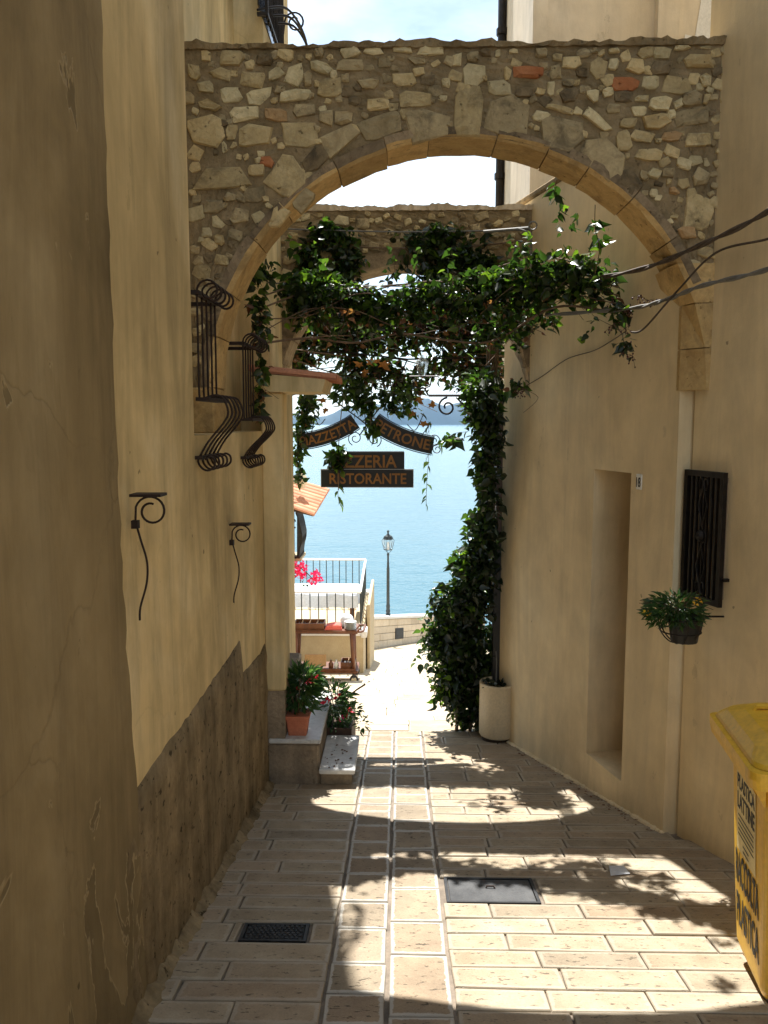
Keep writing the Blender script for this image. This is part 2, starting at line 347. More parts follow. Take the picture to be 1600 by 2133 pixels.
def leaf_mat(name, c1, c2, c3, trans=.42, rough=.38):
    m, t, b = new_mat(name); g = NT(t)
    at = g.n('ShaderNodeAttribute', attribute_name='tint')
    col = g.ramp(at.outputs['Fac'], [(0, c1), (.6, c2), (1, c3)])
    g.link(col, b.inputs['Base Color']); b.inputs['Roughness'].default_value = rough; b.inputs['Specular IOR Level'].default_value = .55
    tr = g.n('ShaderNodeBsdfTranslucent'); mx_ = g.n('ShaderNodeMixShader'); mx_.inputs[0].default_value = trans
    hs = g.n('ShaderNodeHueSaturation'); hs.inputs['Value'].default_value = 2.3; hs.inputs['Saturation'].default_value = 1.1; g.link(col, hs.inputs['Color']); g.link(hs.outputs[0], tr.inputs[0])
    g.link(b.outputs[0], mx_.inputs[1]); g.link(tr.outputs[0], mx_.inputs[2]); g.link(mx_.outputs[0], t.nodes['Material Output'].inputs[0])
    return m
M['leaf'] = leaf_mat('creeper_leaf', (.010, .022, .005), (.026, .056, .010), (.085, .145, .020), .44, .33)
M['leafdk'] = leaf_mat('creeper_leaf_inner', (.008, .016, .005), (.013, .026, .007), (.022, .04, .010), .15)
M['leafpot'] = leaf_mat('pot_plant_leaf', (.022, .055, .016), (.045, .10, .028), (.09, .155, .04), .3)
M['leafbrown'] = leaf_mat('dry_leaf', (.10, .045, .02), (.16, .075, .03), (.20, .11, .04), .3, .7)
M['berry'] = proc('berries', (.05, .012, .014), (.10, .03, .025), 30, .4, 0)
M['pink'] = leaf_mat('pink_bracts', (.70, .03, .15), (.80, .06, .22), (.85, .14, .26), .3, .6)
M['redfl'] = leaf_mat('red_petals', (.55, .015, .03), (.65, .03, .06), (.70, .08, .12), .25, .6)
M['yelfl'] = leaf_mat('yellow_petals', (.75, .40, .02), (.80, .50, .04), (.85, .60, .1), .25, .6)

def floor_z(y): return -1.6-.16*y if y < 6.96 else -2.7136-.23*(y-6.96)

# ============================================================ the setting
# sea
def sea_mat():
    m, t, b = new_mat('sea_water'); g = NT(t)
    b.inputs['Base Color'].default_value = (.036, .105, .13, 1); b.inputs['Roughness'].default_value = .16; b.inputs['IOR'].default_value = 1.333
    v = g.coord((1, 1, 1)); h = g.math('ADD', g.math('MULTIPLY', g.noise(v, .10, 4, .6), 1.0), g.math('MULTIPLY', g.noise(v, .9, 3, .6), .25))
    g.bump(h, .35, 1.2, b); return m
mb = MB(); ys = [26.5, 60, 140, 300, 700, 1500, 3200, 7000]; xs = [-3600, -900, -200, -40, 40, 200, 900, 3600]
for j, y in enumerate(ys):
    for x in xs: mb.v.append((x, y, -20))
for j in range(len(ys)-1):
    for i in range(len(xs)-1): a = j*8+i; mb.f.append([a, a+1, a+9, a+8]); mb.m.append(0)
mb.build('sea', sea_mat(), kind='structure')
# far shore hills
M['hill'] = proc('far_hill_scrub', (.012, .022, .022), (.022, .034, .03), .004, 1, 0, fine=.02)
mb = MB(); nx, ny = 120, 14
for j in range(ny):
    for i in range(nx):
        x = -3500+7000*i/(nx-1); y = 5700+430*j/(ny-1); t = j/(ny-1)
        prof = 125+40*math.tanh((x+420)/260)+22*math.sin(x*.004+1)+12*math.sin(x*.013)+7*math.sin(x*.031+2)
        h = prof*(1-(1-t)**2.2)*(.9+.1*math.sin(x*.02+y*.01))
        mb.v.append((x, y, -21+(h if j else 0)))
for j in range(ny-1):
    for i in range(nx-1): a = j*nx+i; mb.f.append([a, a+1, a+nx+1, a+nx]); mb.m.append(0)
mb.build('hills', M['hill'], smooth=True, kind='structure')
# ground under everything, ending in a cliff at the sea
mb = MB(); prof = [(-7, -.55), (6.96, -2.80), (19, -5.6), (33, -8.9), (33.5, -21.5)]
mb.v = [(x, y, z) for (y, z) in prof for x in (-30, 30)]; mb.f = [[2*i, 2*i+1, 2*i+3, 2*i+2] for i in range(4)]; mb.m = [0]*4
mb.v[0] = (-30, -7, -.6); mb.v[1] = (30, -7, -.6)
mb.build('ground', M['groutp'], kind='structure')

# paved alley: bed + every stone
def stone_slab(x0, x1, y0, y1, inset=.03, drop=.0):
    """flat stone in the sloping floor, local origin at its middle; 'edge' attribute marks the drafted margin"""
    cx, cy = (x0+x1)/2, (y0+y1)/2; cz = floor_z(cy); sl = (floor_z(cy+.05)-floor_z(cy-.05))/.1
    tx, ty = random.uniform(-.006, .006), random.uniform(-.008, .008); dz = random.uniform(-.002, .0025)+drop
    def ring(i, z): return [(a-cx, b-cy, z+dz+(b-cy)*(sl+ty)+(a-cx)*tx) for a, b in ((x0+i, y0+i), (x1-i, y0+i), (x1-i, y1-i), (x0+i, y1-i))]
    j = [random.uniform(-.003, .003) for _ in range(8)]
    R = [ring(0, -.05), ring(.0006, -.004), ring(.004, 0), ring(min(inset, (x1-x0)*.3, (y1-y0)*.3), 0.0005)]
    v = sum(R, []); v = [(p[0]+j[k % 4], p[1]+j[4+k % 4], p[2]) for k, p in enumerate(v)]
    f = [[12, 13, 14, 15]]
    for k in range(3):
        for q in range(4): f.append([k*4+q, k*4+(q+1) % 4, k*4+4+(q+1) % 4, k*4+4+q])
    return v, f, [0]*12+[1]*4, (cx, cy, cz)
def place_slab(name, parent, mat, *a, **kw):
    v, f, e, c = stone_slab(*a, **kw); me = bpy.data.meshes.new(name); me.from_pydata(v, [], f); me.materials.append(mat)
    at = me.attributes.new('edge', 'FLOAT', 'POINT'); at.data.foreach_set('value', e)
    return piece(name, me, c, parent)
mb = MB(); mb.add([(x, y, floor_z(y)-.013) for y in (-6.5, 6.94) for x in (-1.2, 3.2)], [[0, 1, 3, 2]])
alley = mb.build('alley_pavement', M['grout'], kind='structure')
G = .003
def row_of(x0, x1, y0, y1, cuts, mat):
    c = [x0]+[q for q in sorted(cuts) if x0+.07 < q < x1-.07]+[x1]
    for a, b in zip(c[:-1], c[1:]):
        # leave the two cover plates free
        if y0 < 3.70 and y1 > 3.56 and b > .25 and a < .60 and mat is M['pave'] and a > .1: continue
        if y0 < 3.24 and y1 > 3.10 and a < -.4 and b > -.62 and b < -.2:
            if a < -.665: place_slab('paving_stone', alley, mat, a+G, -.665-G, y0+G, y1-G)
            place_slab('paving_stone', alley, mat, -.37+G, b-G, y0+G, y1-G); continue
        place_slab('paving_stone', alley, mat, a+G, b-G, y0+G, y1-G)
rowsL = [1.55, 1.70, 1.84, 1.98, 2.12, 2.25, 2.385, 2.52, 2.653, 2.79, 2.926, 3.083, 3.252, 3.386, 3.516, 3.655, 3.79, 3.933, 4.081, 4.24, 4.397, 4.565, 4.72, 4.86, 5.01, 5.17, 5.33, 5.49, 5.65, 5.80, 5.95, 6.10, 6.26, 6.42, 6.58, 6.76, 6.945]
cutL = {2.653: -.797, 2.79: -.654, 2.926: -.78, 3.083: -.70, 3.252: -.756, 3.386: -.71, 3.516: -.745, 3.655: -.757, 3.79: -.60, 3.933: -.741, 4.081: -.69, 4.24: -.742, 4.397: -.777, 4.565: -.624, 4.72: -.705, 4.86: -.736, 5.01: -.812}
for a, b in zip(rowsL[:-1], rowsL[1:]):
    row_of(-.94, -.269, a, b, [cutL.get(a, -.6+random.uniform(-.15, .1))], M['pave'])
s1 = [1.6, 1.86, 2.1, 2.32, 2.52, 2.714, 2.922, 3.211, 3.472, 3.777, 3.998, 4.218, 4.478, 4.735, 4.875, 5.005, 5.242, 5.595, 5.715, 5.93, 6.12, 6.35, 6.55, 6.78, 6.945]
s2 = [1.55, 1.9, 2.25, 2.573, 2.997, 3.274, 3.615, 3.852, 4.12, 4.396, 4.58, 4.885, 5.08, 5.274, 5.52, 5.70, 5.95, 6.20, 6.42, 6.70, 6.945]
for S, xa, xb in ((s1, -.264, -.049), (s2, -.040, .189)):
    for a, b in zip(S[:-1], S[1:]):
        place_slab('paving_stone', alley, M['pave2'], xa+G, xb-G, a+G, b-G, inset=.026)
rowsR = [1.40, 1.55, 1.70, 1.84, 1.98, 2.10, 2.23, 2.36, 2.48, 2.617, 2.754, 2.905, 3.04, 3.181, 3.322, 3.467, 3.612, 3.757, 3.863, 4.028, 4.163, 4.30, 4.42, 4.527, 4.702, 4.846, 4.983, 5.117, 5.28, 5.405, 5.633, 5.817, 5.99, 6.198, 6.481, 6.72, 6.945]
cutR = {3.181: [.64, 1.05], 3.04: [.439, .849, 1.267], 2.905: [.543, .949, 1.36], 2.754: [.607, 1.053], 2.617: [.525, .885, 1.3], 2.48: [.59, 1.02]}
for k, (a, b) in enumerate(zip(rowsR[:-1], rowsR[1:])):
    x1 = (1.93 if b < 4.37 else 1.483-.268*(a-4.407)+.01)
    c = cutR.get(a)
    if c is None:
        o = random.uniform(.12, .45); c = [.195+o+i*random.uniform(.38, .46) for i in range(4)]
    if 3.4 < a < 3.75: c = [.655, 1.08+.2*(k % 2)]
    row_of(.196, x1, a, b, c, M['pave'])
# two cover plates set in the paving
def cover(name, label, x0, x1, y0, y1, plate, grid):
    cy = (y0+y1)/2; t = thing(name, label, 'drain cover', ((x0+x1)/2, cy, floor_z(cy)))
    T = lambda x, y, z: (x, y, floor_z(y)+z)
    f = MB(); b_ = .014
    for q in ((x0, x1, y0, y0+b_), (x0, x1, y1-b_, y1), (x0, x0+b_, y0+b_, y1-b_), (x1-b_, x1, y0+b_, y1-b_)): f.box(*q, -.04, .001, T=T)
    f.build('frame', M['castiron'], t)
    p = MB(); p.bbox(x0+b_+.003, x1-b_-.003, y0+b_+.003, y1-b_-.003, -.04, -.002, .003, T=T); p.build('plate', plate, t)
    if grid:
        s_ = MB(); ny_ = 6; nx_ = 11
        for j in range(ny_):
            for i in range(nx_):
                xx = x0+.03+(x1-x0-.06)*(i+.5*(j % 2))/(nx_-.5); yy = y0+.028+(y1-y0-.056)*j/(ny_-1)
                s_.bbox(xx-.009, xx+.009, yy-.008, yy+.008, -.004, .003, .0025, T=T)
        s_.build('raised_stud', plate, t, kind='stuff')
    else:
        h = MB(); h.tube([T((x0+x1)/2-.02, cy+.02, 0), T((x0+x1)/2-.015, cy+.025, .007), T((x0+x1)/2+.015, cy+.025, .007), T((x0+x1)/2+.022, cy+.017, 0)], .004, 6); h.build('lifting_ring', M['rust'], t)
cover('drain_cover', 'smooth grey steel cover plate with a lifting ring set among pale pavers', .215, .640, 3.475, 3.752, M['steel'], False)
cover('drain_cover', 'small black cast iron cover with studded grid beside the plinth', -.655, -.380, 3.092, 3.246, M['castiron'], True)

# piazza: bed, near slabs one by one, far slabs as one mass
mb = MB(); mb.add([(x, y, floor_z(y)-.013) for y in (6.94, 30) for x in (-6, 7)], [[0, 1, 3, 2]])
piazza = mb.build('piazza_pavement', M['groutp'], kind='structure')
y = 6.955; far_v = []; far_f = []; far_e = []
while y < 27.5:
    d = random.choice((.30, .34, .38, .42)); x = -3.2-random.random()*.5
    while x < 3.4:
        wd = random.uniform(.42, .85)
        if y < 10.2 and -1.9 < x < 1.5: place_slab('paving_slab', piazza, M['slab'], x+.003, x+wd-.003, y+.003, y+d-.003, inset=.02)
        else:
            v, f, e, c = stone_slab(x+.003, x+wd-.003, y+.003, y+d-.003, inset=.02); n = len(far_v)
            far_v += [(p[0]+c[0], p[1]+c[1], p[2]+c[2]) for p in v]; far_f += [[i+n for i in q] for q in f]; far_e += e
        x += wd
    y += d
me = bpy.data.meshes.new('far_slabs'); me.from_pydata(far_v, [], far_f); me.materials.append(M['slab'])
me.attributes.new('edge', 'FLOAT', 'POINT').data.foreach_set('value', far_e)
o = piece('far_slabs', me, (0, 0, 0), piazza); o['kind'] = 'stuff'
STONES = "-989,1818,78,41,0,t -910,1817,30,49,0,l -723,1801,43,45,0,l -566,1818,95,41,0,l -470,1788,73,70,0,g -336,1810,78,32,0,g -397,1767,43,45,0,g -249,1766,95,53,15,l -140,1777,91,41,0,l 6,1780,86,36,0,l 149,1779,129,45,0,l -942,1760,43,49,0,t -820,1750,126,70,0,t -558,1760,69,49,0,t -389,1699,104,59,-20,l -325,1668,34,41,0,l -1005,1686,65,66,0,t -870,1680,113,53,-20,t -717,1646,109,70,-10,t -607,1676,74,49,20,l -515,1678,74,120,-15,l -453,1656,48,66,0,g -245,1708,121,49,0,g -950,1615,83,49,0,l -830,1580,100,66,0,l -692,1573,127,79,30,l -521,1570,144,51,5,l -352,1606,113,91,0,t -271,1655,43,41,0,g 11,1644,112,57,0,t 219,1622,43,37,0,l -930,1531,123,46,-5,t -759,1488,131,67,10,l -610,1484,114,54,-5,o -474,1505,96,62,0,g -360,1468,70,62,0,g -110,1529,96,54,0,t 68,1553,148,70,0,t 203,1556,39,29,0,l -959,1414,167,139,0,t -827,1405,52,71,0,t -713,1387,176,109,0,t -501,1386,175,109,0,t -864,1333,24,50,0,l -889,1193,266,106,5,t -707,1226,79,51,0,t -656,1264,70,55,0,r -557,1191,176,153,40,t -281,1468,96,54,0,g -158,1621,95,49,0,g 128,1635,69,49,0,d -827,1816,95,45,0,d -663,1741,78,49,0,d -662,1811,52,32,0,g -80,1719,60,49,0,g 76,1726,69,37,0,g 232,1725,60,49,0,g -962,932,49,51,0,l -842,1099,57,38,0,g -799,1013,98,77,0,g -924,1052,98,60,0,g -726,1111,106,77,0,g -900,897,53,51,0,t -586,1599,52,33,0,g -1035,1565,52,50,0,g -219,1547,61,41,0,d 346,1660,100,90,0,l 463,1757,26,31,0,l 539,1767,47,22,0,l 475,1600,104,77,0,l 512,1668,33,54,0,t 617,1671,142,65,5,r 740,1670,56,63,0,t 723,1593,39,68,0,l 671,1580,42,31,0,t 820,1715,94,54,0,t 943,1687,85,85,0,t 1017,1704,47,54,0,l 1128,1690,94,70,0,y 1243,1754,89,49,0,l 1341,1775,84,21,0,l 1454,1777,46,17,0,l 1424,1712,131,61,0,y 1073,1613,127,63,0,r 1199,1615,80,63,0,l 1324,1607,132,77,0,t 1460,1628,51,54,0,l 920,1558,56,59,0,l 994,1575,56,40,10,l 1154,1545,66,31,0,l 1247,1521,104,63,0,l 1337,1521,56,36,30,l 763,1502,123,31,-15,t 950,1446,142,54,-35,l 1149,1488,71,41,0,l 1096,1434,76,45,0,t 1240,1444,123,68,5,y 1406,1461,170,82,5,g 1167,1371,100,55,-10,t 1079,1349,66,92,15,t 1307,1370,90,45,0,o 1434,1356,123,68,0,t 1244,1350,38,22,0,l 1203,1283,119,55,0,t 1317,1301,81,50,-20,t 1372,1245,62,55,0,l 1233,1195,57,44,-20,l 1297,1200,62,46,0,g 1181,1103,143,220,10,t 1458,1013,139,159,0,t 1329,1116,47,32,0,o 1321,962,182,141,-30,o 1460,1185,76,92,0,g 814,1565,85,63,0,d 595,1581,85,45,0,d 345,1741,57,45,0,g 401,1763,56,36,0,d 667,1757,56,36,0,g 875,1755,66,45,0,g 1017,1764,47,21,0,l 922,1763,37,26,0,g 868,1665,56,45,0,d 1246,1684,94,63,0,d 1393,1543,85,63,0,g 1071,1554,85,54,0,d 1025,1500,66,45,0,g 1469,1542,37,54,0,t 269,1733,47,54,0,l 1400,915,86,56,0,o 1481,1249,28,46,0,l 803,1620,56,36,0,g"
RING_STONES = "-97,1425,210,109,18,g 129,1436,210,146,8,g -299,1367,192,109,33,g -414,1280,137,82,40,d -478,1076,128,73,48,g -604,1008,109,73,55,t 324,1487,125,226,0,t 516,1458,246,186,-4,g 766,1383,241,151,-22,g 974,1271,221,140,-38,g 1112,1150,130,90,-45,d"
# ============================================================ left house
LH = thing('plaster_house', 'tall weathered ochre plaster house with a rough brown plinth and wrought iron window cages', 'house', (-.9, 3.5, -2.2))
mb = MB()
mb.box(-5, -.9, -6, 6.85, -5, -.06); mb.box(-5, -.9, -6, 3.56, -.06, 6.4)
mb.box(-5, -1.09, 3.56, 5.6, -.06, 6.4); mb.box(-5, -.9, 5.6, 6.85, -.06, 6.4)
mb.build('wall', M['plasterL'], LH)
mb = MB(); mb.box(-5.2, -.75, -6, 7.0, 6.4, 6.52); mb.build('roof', M['tile'], LH)
# thicker plaster coat with a ragged edge
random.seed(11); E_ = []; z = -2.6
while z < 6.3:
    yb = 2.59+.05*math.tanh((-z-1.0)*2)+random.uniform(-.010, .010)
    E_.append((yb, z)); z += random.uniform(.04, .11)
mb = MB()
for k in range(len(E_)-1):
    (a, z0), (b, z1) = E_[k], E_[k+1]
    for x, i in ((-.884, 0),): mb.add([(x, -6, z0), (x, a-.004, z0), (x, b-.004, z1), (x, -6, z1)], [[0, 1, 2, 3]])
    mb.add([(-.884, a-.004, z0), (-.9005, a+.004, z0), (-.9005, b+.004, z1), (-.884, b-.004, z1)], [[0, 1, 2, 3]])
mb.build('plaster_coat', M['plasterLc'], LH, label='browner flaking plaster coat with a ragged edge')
# plinth
top = [(2.50, -1.30), (2.66, -1.25), (3.0, -1.245), (3.4, -1.25), (3.9, -1.235), (4.2, -1.24), (4.44, -1.22), (4.47, -1.30), (4.48, -1.43), (4.62, -1.445), (4.9, -1.47), (5.1, -1.49), (5.28, -1.47)]
mb = MB(); P = []
for (a, za), (b, zb) in zip(top[:-1], top[1:]):
    n = max(1, int((b-a)/.05))
    for k in range(n): t = k/n; P.append((a+(b-a)*t, za+(zb-za)*t+random.uniform(-.006, .006)))
P.append(top[-1]); rows = 14; xo = -.886
for k, (yy, zt) in enumerate(P):
    mb.v.append((-.9005, yy, zt+.006))
    for j in range(rows+1):
        zz = zt+(-2.62-zt)*j/rows; mb.v.append((xo-.006*(j == 0)+random.uniform(-.004, .004), yy, zz))
R_ = rows+2
for k in range(len(P)-1):
    for j in range(R_-1): a = k*R_+j; mb.f.append([a, a+1, a+R_+1, a+R_]); mb.m.append(0)
mb.build('plinth', M['plinth'], LH, smooth=True, label='rough dark brown rendered plinth')
# rubble fillet at foot of plinth
mb = MB()
for k in range(130):
    yy = -1+k*.05; q = random.uniform(.012, .05); h_ = random.uniform(.015, .06)
    mb.v += [(-.885, yy, floor_z(yy)+h_), (-.862, yy, floor_z(yy)+h_*.35), (-.85+q*.6, yy, floor_z(yy)-.006)]
for k in range(129):
    for j in range(2): a = k*3+j; mb.f.append([a, a+1, a+4, a+3]); mb.m.append(0)
mb.build('wall_foot_rubble', M['plinth'], LH, kind='stuff')
# pier and tiled canopy
mb = MB(); mb.bbox(-.905, -.765, 5.30, 5.52, -1.80, .19, .012); mb.build('pier', M['plasterL'], LH)
mb = MB(); mb.box(-.9, -.775, 5.31, 5.52, -2.6, -1.80); mb.build('pier_base', M['stepstone'], LH)
mb = MB(); mb.prism([(-.95, .19), (-.50, .19), (-.48, .27), (-.95, .31)], 5.25, 5.83, T=lambda x, z, y: (x, y, z)); cn = mb.build('canopy', M['plasterL'], LH)
for k in range(4):
    y0 = 5.235+k*.145; mb = MB(); n = 7
    for xx, zz in ((-.97, .345), (-.41, .285)):
        for j in range(n+1):
            an = math.pi*j/n; mb.v.append((xx, y0+.072-.072*math.cos(an), zz-.012+.036*math.sin(an)))
        for j in range(n+1):
            an = math.pi*j/n; mb.v.append((xx, y0+.072-.060*math.cos(an), zz-.024+.034*math.sin(an)))
    m_ = n+1
    for j in range(n): mb.f += [[j, j+1, 2*m_+j+1, 2*m_+j], [m_+j+1, m_+j, 3*m_+j, 3*m_+j+1], [2*m_+j, 2*m_+j+1, 3*m_+j+1, 3*m_+j]]; mb.m += [0]*3
    mb.build('roof_tile', M['tile'], cn)
# door behind the pier
mb = MB(); mb.bbox(-.905, -.88, 5.56, 6.3, -1.8, .1, .006); dr = mb.build('door', M['wooddark'], LH)
mb = MB(); mb.ball((-.865, 5.66, -.85), .025); mb.build('handle', M['iron'], dr)
# windows in the recess and their bellied cages
def spirals_end(p, out_r, up, ax=(1, 0, 0)):
    return spiral((p[0]+out_r, p[1], p[2]), out_r, out_r*.55, math.pi, (-.95 if up else .95), 16, ax, (0, 0, 1))
def cage(y0, y1, x, wallx, zt, zm, zl, belly, nb, r, lab):
    w_ = MB(); w_.box(wallx-.002, wallx+.006, y0-.02, y1+.02, zl+.1, zt+.03); wn = w_.build('window', M['pane'], LH)
    fr = MB()
    for a, b, c, d in ((y0-.05, y0-.02, zl+.07, zt+.06), (y1+.02, y1+.05, zl+.07, zt+.06), (y0-.02, y1+.02, zt+.03, zt+.06), (y0-.02, y1+.02, zl+.07, zl+.1)): fr.box(wallx-.002, wallx+.02, a, b, c, d)
    fr.build('frame', M['wooddark'], wn)
    gt = MB(); gt.box(x-.012, x+.012, y0-.02, y1+.02, zt-.006, zt+.012); gt.box(wallx, x-.012, y0-.02, y0, zt-.006, zt+.012); gt.box(wallx, x-.012, y1, y1+.02, zt-.006, zt+.012)
    cg = gt.build('window_cage', M['rust'], LH, label=lab)
    gt = MB(); gt.box(x-.012, x+.05, y0-.02, y1+.02, zm-.01, zm+.006); gt.build('strap', M['rust'], cg)
    gt = MB(); gt.box(x-.012, x+.012, y0-.02, y1+.02, zl-.01, zl+.006); gt.build('strap', M['rust'], cg)
    for yq in (y0-.02, y1): gt = MB(); gt.box(-.9, x-.012, yq, yq+.02, zl-.01, zl+.006); gt.build('wall_stay', M['rust'], cg)
    h = zm-zl
    for k in range(nb):
        yy = y0+(y1-y0)*k/(nb-1); b_ = MB()
        top_ = spirals_end((x, yy, zt+.012), .050, True)
        body = smooth_path([(x, yy, zt), (x, yy, (zt+zm)/2), (x, yy, zm+.02), (x+.012, yy, zm), (x+.06, yy, zm+.014), (x+belly*.8, yy, zm+.006), (x+belly, yy, zm-h*.22), (x+belly*.82, yy, zm-h*.42), (x+belly*.30, yy, zm-h*.72), (x, yy, zl+.01), (x-.012, yy, zl-.02), (x+.006, yy, zl-.05), (x+.035, yy, zl-.058), (x+.06, yy, zl-.038), (x+.058, yy, zl-.008), (x+.035, yy, zl+.004), (x+.02, yy, zl-.012)], 4)
        b_.tube(list(reversed(top_))+body, r, 6); b_.build('bar', M['rust'], cg, smooth=True)
cage(3.58, 3.92, -.878, -1.09, .55, .10, -.155, .125, 5, .0052, 'bellied iron window cage on the near side of the stone arch')
cage(4.60, 4.90, -.878, -1.09, .43, .015, -.20, .125, 5, .0052, 'bellied iron window cage half hidden by creeper')
# high window cage beyond the arch
w_ = MB(); w_.box(-.9025, -.893, 5.42, 6.1, 2.6, 4.2); wn = w_.build('window', M['pane'], LH)
gt = MB(); gt.box(-.85, -.83, 5.38, 6.14, 2.52, 2.54); gt.box(-.9, -.85, 5.38, 5.40, 2.52, 2.54); gt.box(-.9, -.85, 6.12, 6.14, 2.52, 2.54); gt.box(-.85, -.83, 5.38, 5.395, 2.54, 3.9); gt.box(-.85, -.83, 5.38, 6.14, 3.9, 3.92)
HOOPS = [smooth_path([(-.90, 5.4+.2*k, 2.56+.05*k), (-.74, 5.6+.16*k, 2.66+.02*k), (-.66, 5.95+.08*k, 2.62), (-.70, 6.15, 2.50)], 6) for k in range(3)]
cg = gt.build('window_cage', M['iron'], LH, label='tall iron window cage with scrolls high beyond the arch')
for hp in HOOPS: b_ = MB(); b_.tube(hp, .008, 6); b_.build('hoop', M['iron'], cg)
for k in range(11):
    yy = 5.40+.72*k/10; b_ = MB(); b_.tube([(-.84, yy, 3.95), (-.84, yy, 2.9), (-.84, yy, 2.5)], .008, 6); b_.build('bar', M['iron'], cg)
for zc in (2.56, 2.80, 3.06):
    b_ = MB(); b_.tube([(-.84, 6.13, zc-.06)]+spiral((-.755, 6.13, zc+.02), .075, .03, math.pi, -1.35, 20, (1, 0, 0), (0, 0, 1)), .007, 6); b_.build('scroll', M['iron'], cg)

# entrance steps
def steps():
    t = thing('entrance_steps', 'worn stone entrance steps with marble treads beside the tiled canopy', 'steps', (-.6, 5.5, -2.46))
    mb = MB(); mb.bbox(-.9, -.545, 5.30, 6.3, -2.75, -2.165, .015); mb.build('step_block', M['stepstone'], t)
    mb = MB(); mb.bbox(-.885, -.535, 5.29, 6.3, -2.163, -2.132, .006); mb.build('tread', M['marble'], t)
    mb = MB(); mb.bbox(-.543, -.325, 5.30, 5.86, -2.75, -2.358, .012); mb.build('step_block', M['stepstone'], t)
    mb = MB(); mb.bbox(-.543, -.300, 5.245, 5.86, -2.356, -2.322, .006); mb.build('tread', M['marble'], t, label='pale marble tread flecked with fallen leaves')
    mb = MB(); mb.bbox(-.9, -.78, 5.53, 6.3, -2.13, -1.82, .01); mb.build('step_block', M['stepstone'], t)
    mb = MB()
    for k in range(22):
        x, y_ = random.uniform(-.52, -.33), random.uniform(5.27, 5.7); a = random.random()*6; l = random.uniform(.006, .014)
        mb.add([(x+l*math.cos(a+q)*(1 if q % 3 < 1 else .6), y_+l*math.sin(a+q), -2.319+.001*q) for q in (0, 1.6, 3.1, 4.7)], [[0, 1, 2, 3]])
    mb.build('fallen_leaves', M['leafbrown'], t, kind='stuff')
steps()

# ============================================================ right side
c0 = Vector((1.483, 4.407)); ud = Vector((-.2589, .9659)); nd = Vector((.9659, .2589))
def TR(s_, t_, z): p = c0+ud*s_+nd*t_; return (p.x, p.y, z)
RW = thing('plaster_wall', 'smooth cream plaster wall with a deep narrow door niche', 'wall', TR(1.2, 0, -2.4))
n0, n1, nz0, nz1 = .455, .905, -2.205, -.302; LEN = 2.455
mb = MB()
mb.box(0, n0, 0, .5, -5, 1.64, T=TR); mb.box(n1, LEN, 0, .5, -5, 1.64, T=TR)
mb.box(n0, n1, 0, .5, nz1, 1.64, T=TR); mb.box(n0, n1, 0, .5, -5, nz0, T=TR); mb.box(n0, n1, .30, .5, nz0, nz1, T=TR)
mb.build('wall', M['plasterR'], RW)
mb = MB(); mb.bbox(-.0, LEN+.02, -.02, .52, 1.642, 1.69, .012, T=TR); mb.build('coping', M['mortar'], RW)
mb = MB(); mb.box(n0+.02, n1-.02, .275, .298, nz0+.01, nz1-.02, T=TR); dr = mb.build('door', M['wood'], RW)
mb = MB(); mb.ball(TR(n0+.1, .255, -1.25), .02); mb.build('handle', M['iron'], dr)
mb = MB()
for k in range(70):
    s_ = k*LEN/70; p = TR(s_, 0, 0); r_ = random.uniform(.012, .028); q = TR(s_, -.006, floor_z(p[1])+.003); mb.ball(q, r_, 4, sq=.6)
mb.build('wall_foot_mortar', M['plasterR'], RW, kind='stuff')
mb = MB()
for k in range(90):
    s_ = random.uniform(0, 2.2); q = TR(s_, -random.uniform(.03, .09), 0); a = random.random()*6; l = random.uniform(.006, .013); z = floor_z(q[1])+.006
    mb.add([(q[0]+l*math.cos(a+j), q[1]+l*math.sin(a+j)*.6, z+.002*(j > 2)) for j in (0, 1.3, 3.1, 4.4)], [[0, 1, 2, 3]])
tag(mb.build('leaf_litter', M['leafbrown'], origin=TR(1.2, -.05, -2.4)), 'dark dry leaf litter along the foot of the cream wall', 'leaf litter', kind='stuff')
# near house on the right
NH = thing('plaster_house', 'smooth beige plaster house front behind the yellow bin', 'house', (1.7, 3.5, -2.2))
def nx_(y): return 1.562+.28*(4.40-y)
mb = MB(); mb.prism([(1.562, 4.40), (nx_(-6), -6), (7, -6), (7, 4.40)], -5, 6.6); mb.build('wall', M['plasterR'], NH)
mb = MB(); mb.prism([(1.48, 4.45), (nx_(-6)-.1, -6), (7, -6), (7, 4.45)], 6.6, 6.7); mb.build('roof', M['tile'], NH)
# grille window
wy0, wy1 = 4.08, 4.392
def TG(s_, t_, z):   # s 0..1 far->near, t out of wall
    y = wy1+(wy0-wy1)*s_; x = 1.530+.087*s_; return (x-t_*.963, y-t_*.27, z)
w_ = MB(); w_.box(.06, .94, -.05, -.026, -.90, -.28, T=TG); wn = w_.build('window', M['windowwood'], NH)
g_ = MB(); t0, t1 = -.012, .012
for q in ((0, .085, -.935, -.252), (.915, 1, -.935, -.252), (.085, .915, -.935, -.905), (.085, .915, -.282, -.252)): g_.box(q[0], q[1], t0, t1, q[2], q[3], T=TG)
g_.box(1.0, 1.06, -.06, 0, -.80, -.785, T=TG); g_.box(.56, .62, -.0, .02, -.99, -.935, T=TG)
gr = g_.build('window_grille', M['iron'], NH, label='black iron grille with a diamond ornament')
for s_ in (.19, .31, .69, .81):
    b_ = MB(); b_.box(s_-.022, s_+.022, -.008, .008, -.905, -.282, T=TG); b_.build('bar', M['iron'], gr)
for s_ in (.42, .5, .58):
    b_ = MB(); b_.box(s_-.014, s_+.014, -.006, .006, -.905, -.282, T=TG); b_.build('bar', M['iron'], gr)
o_ = MB()
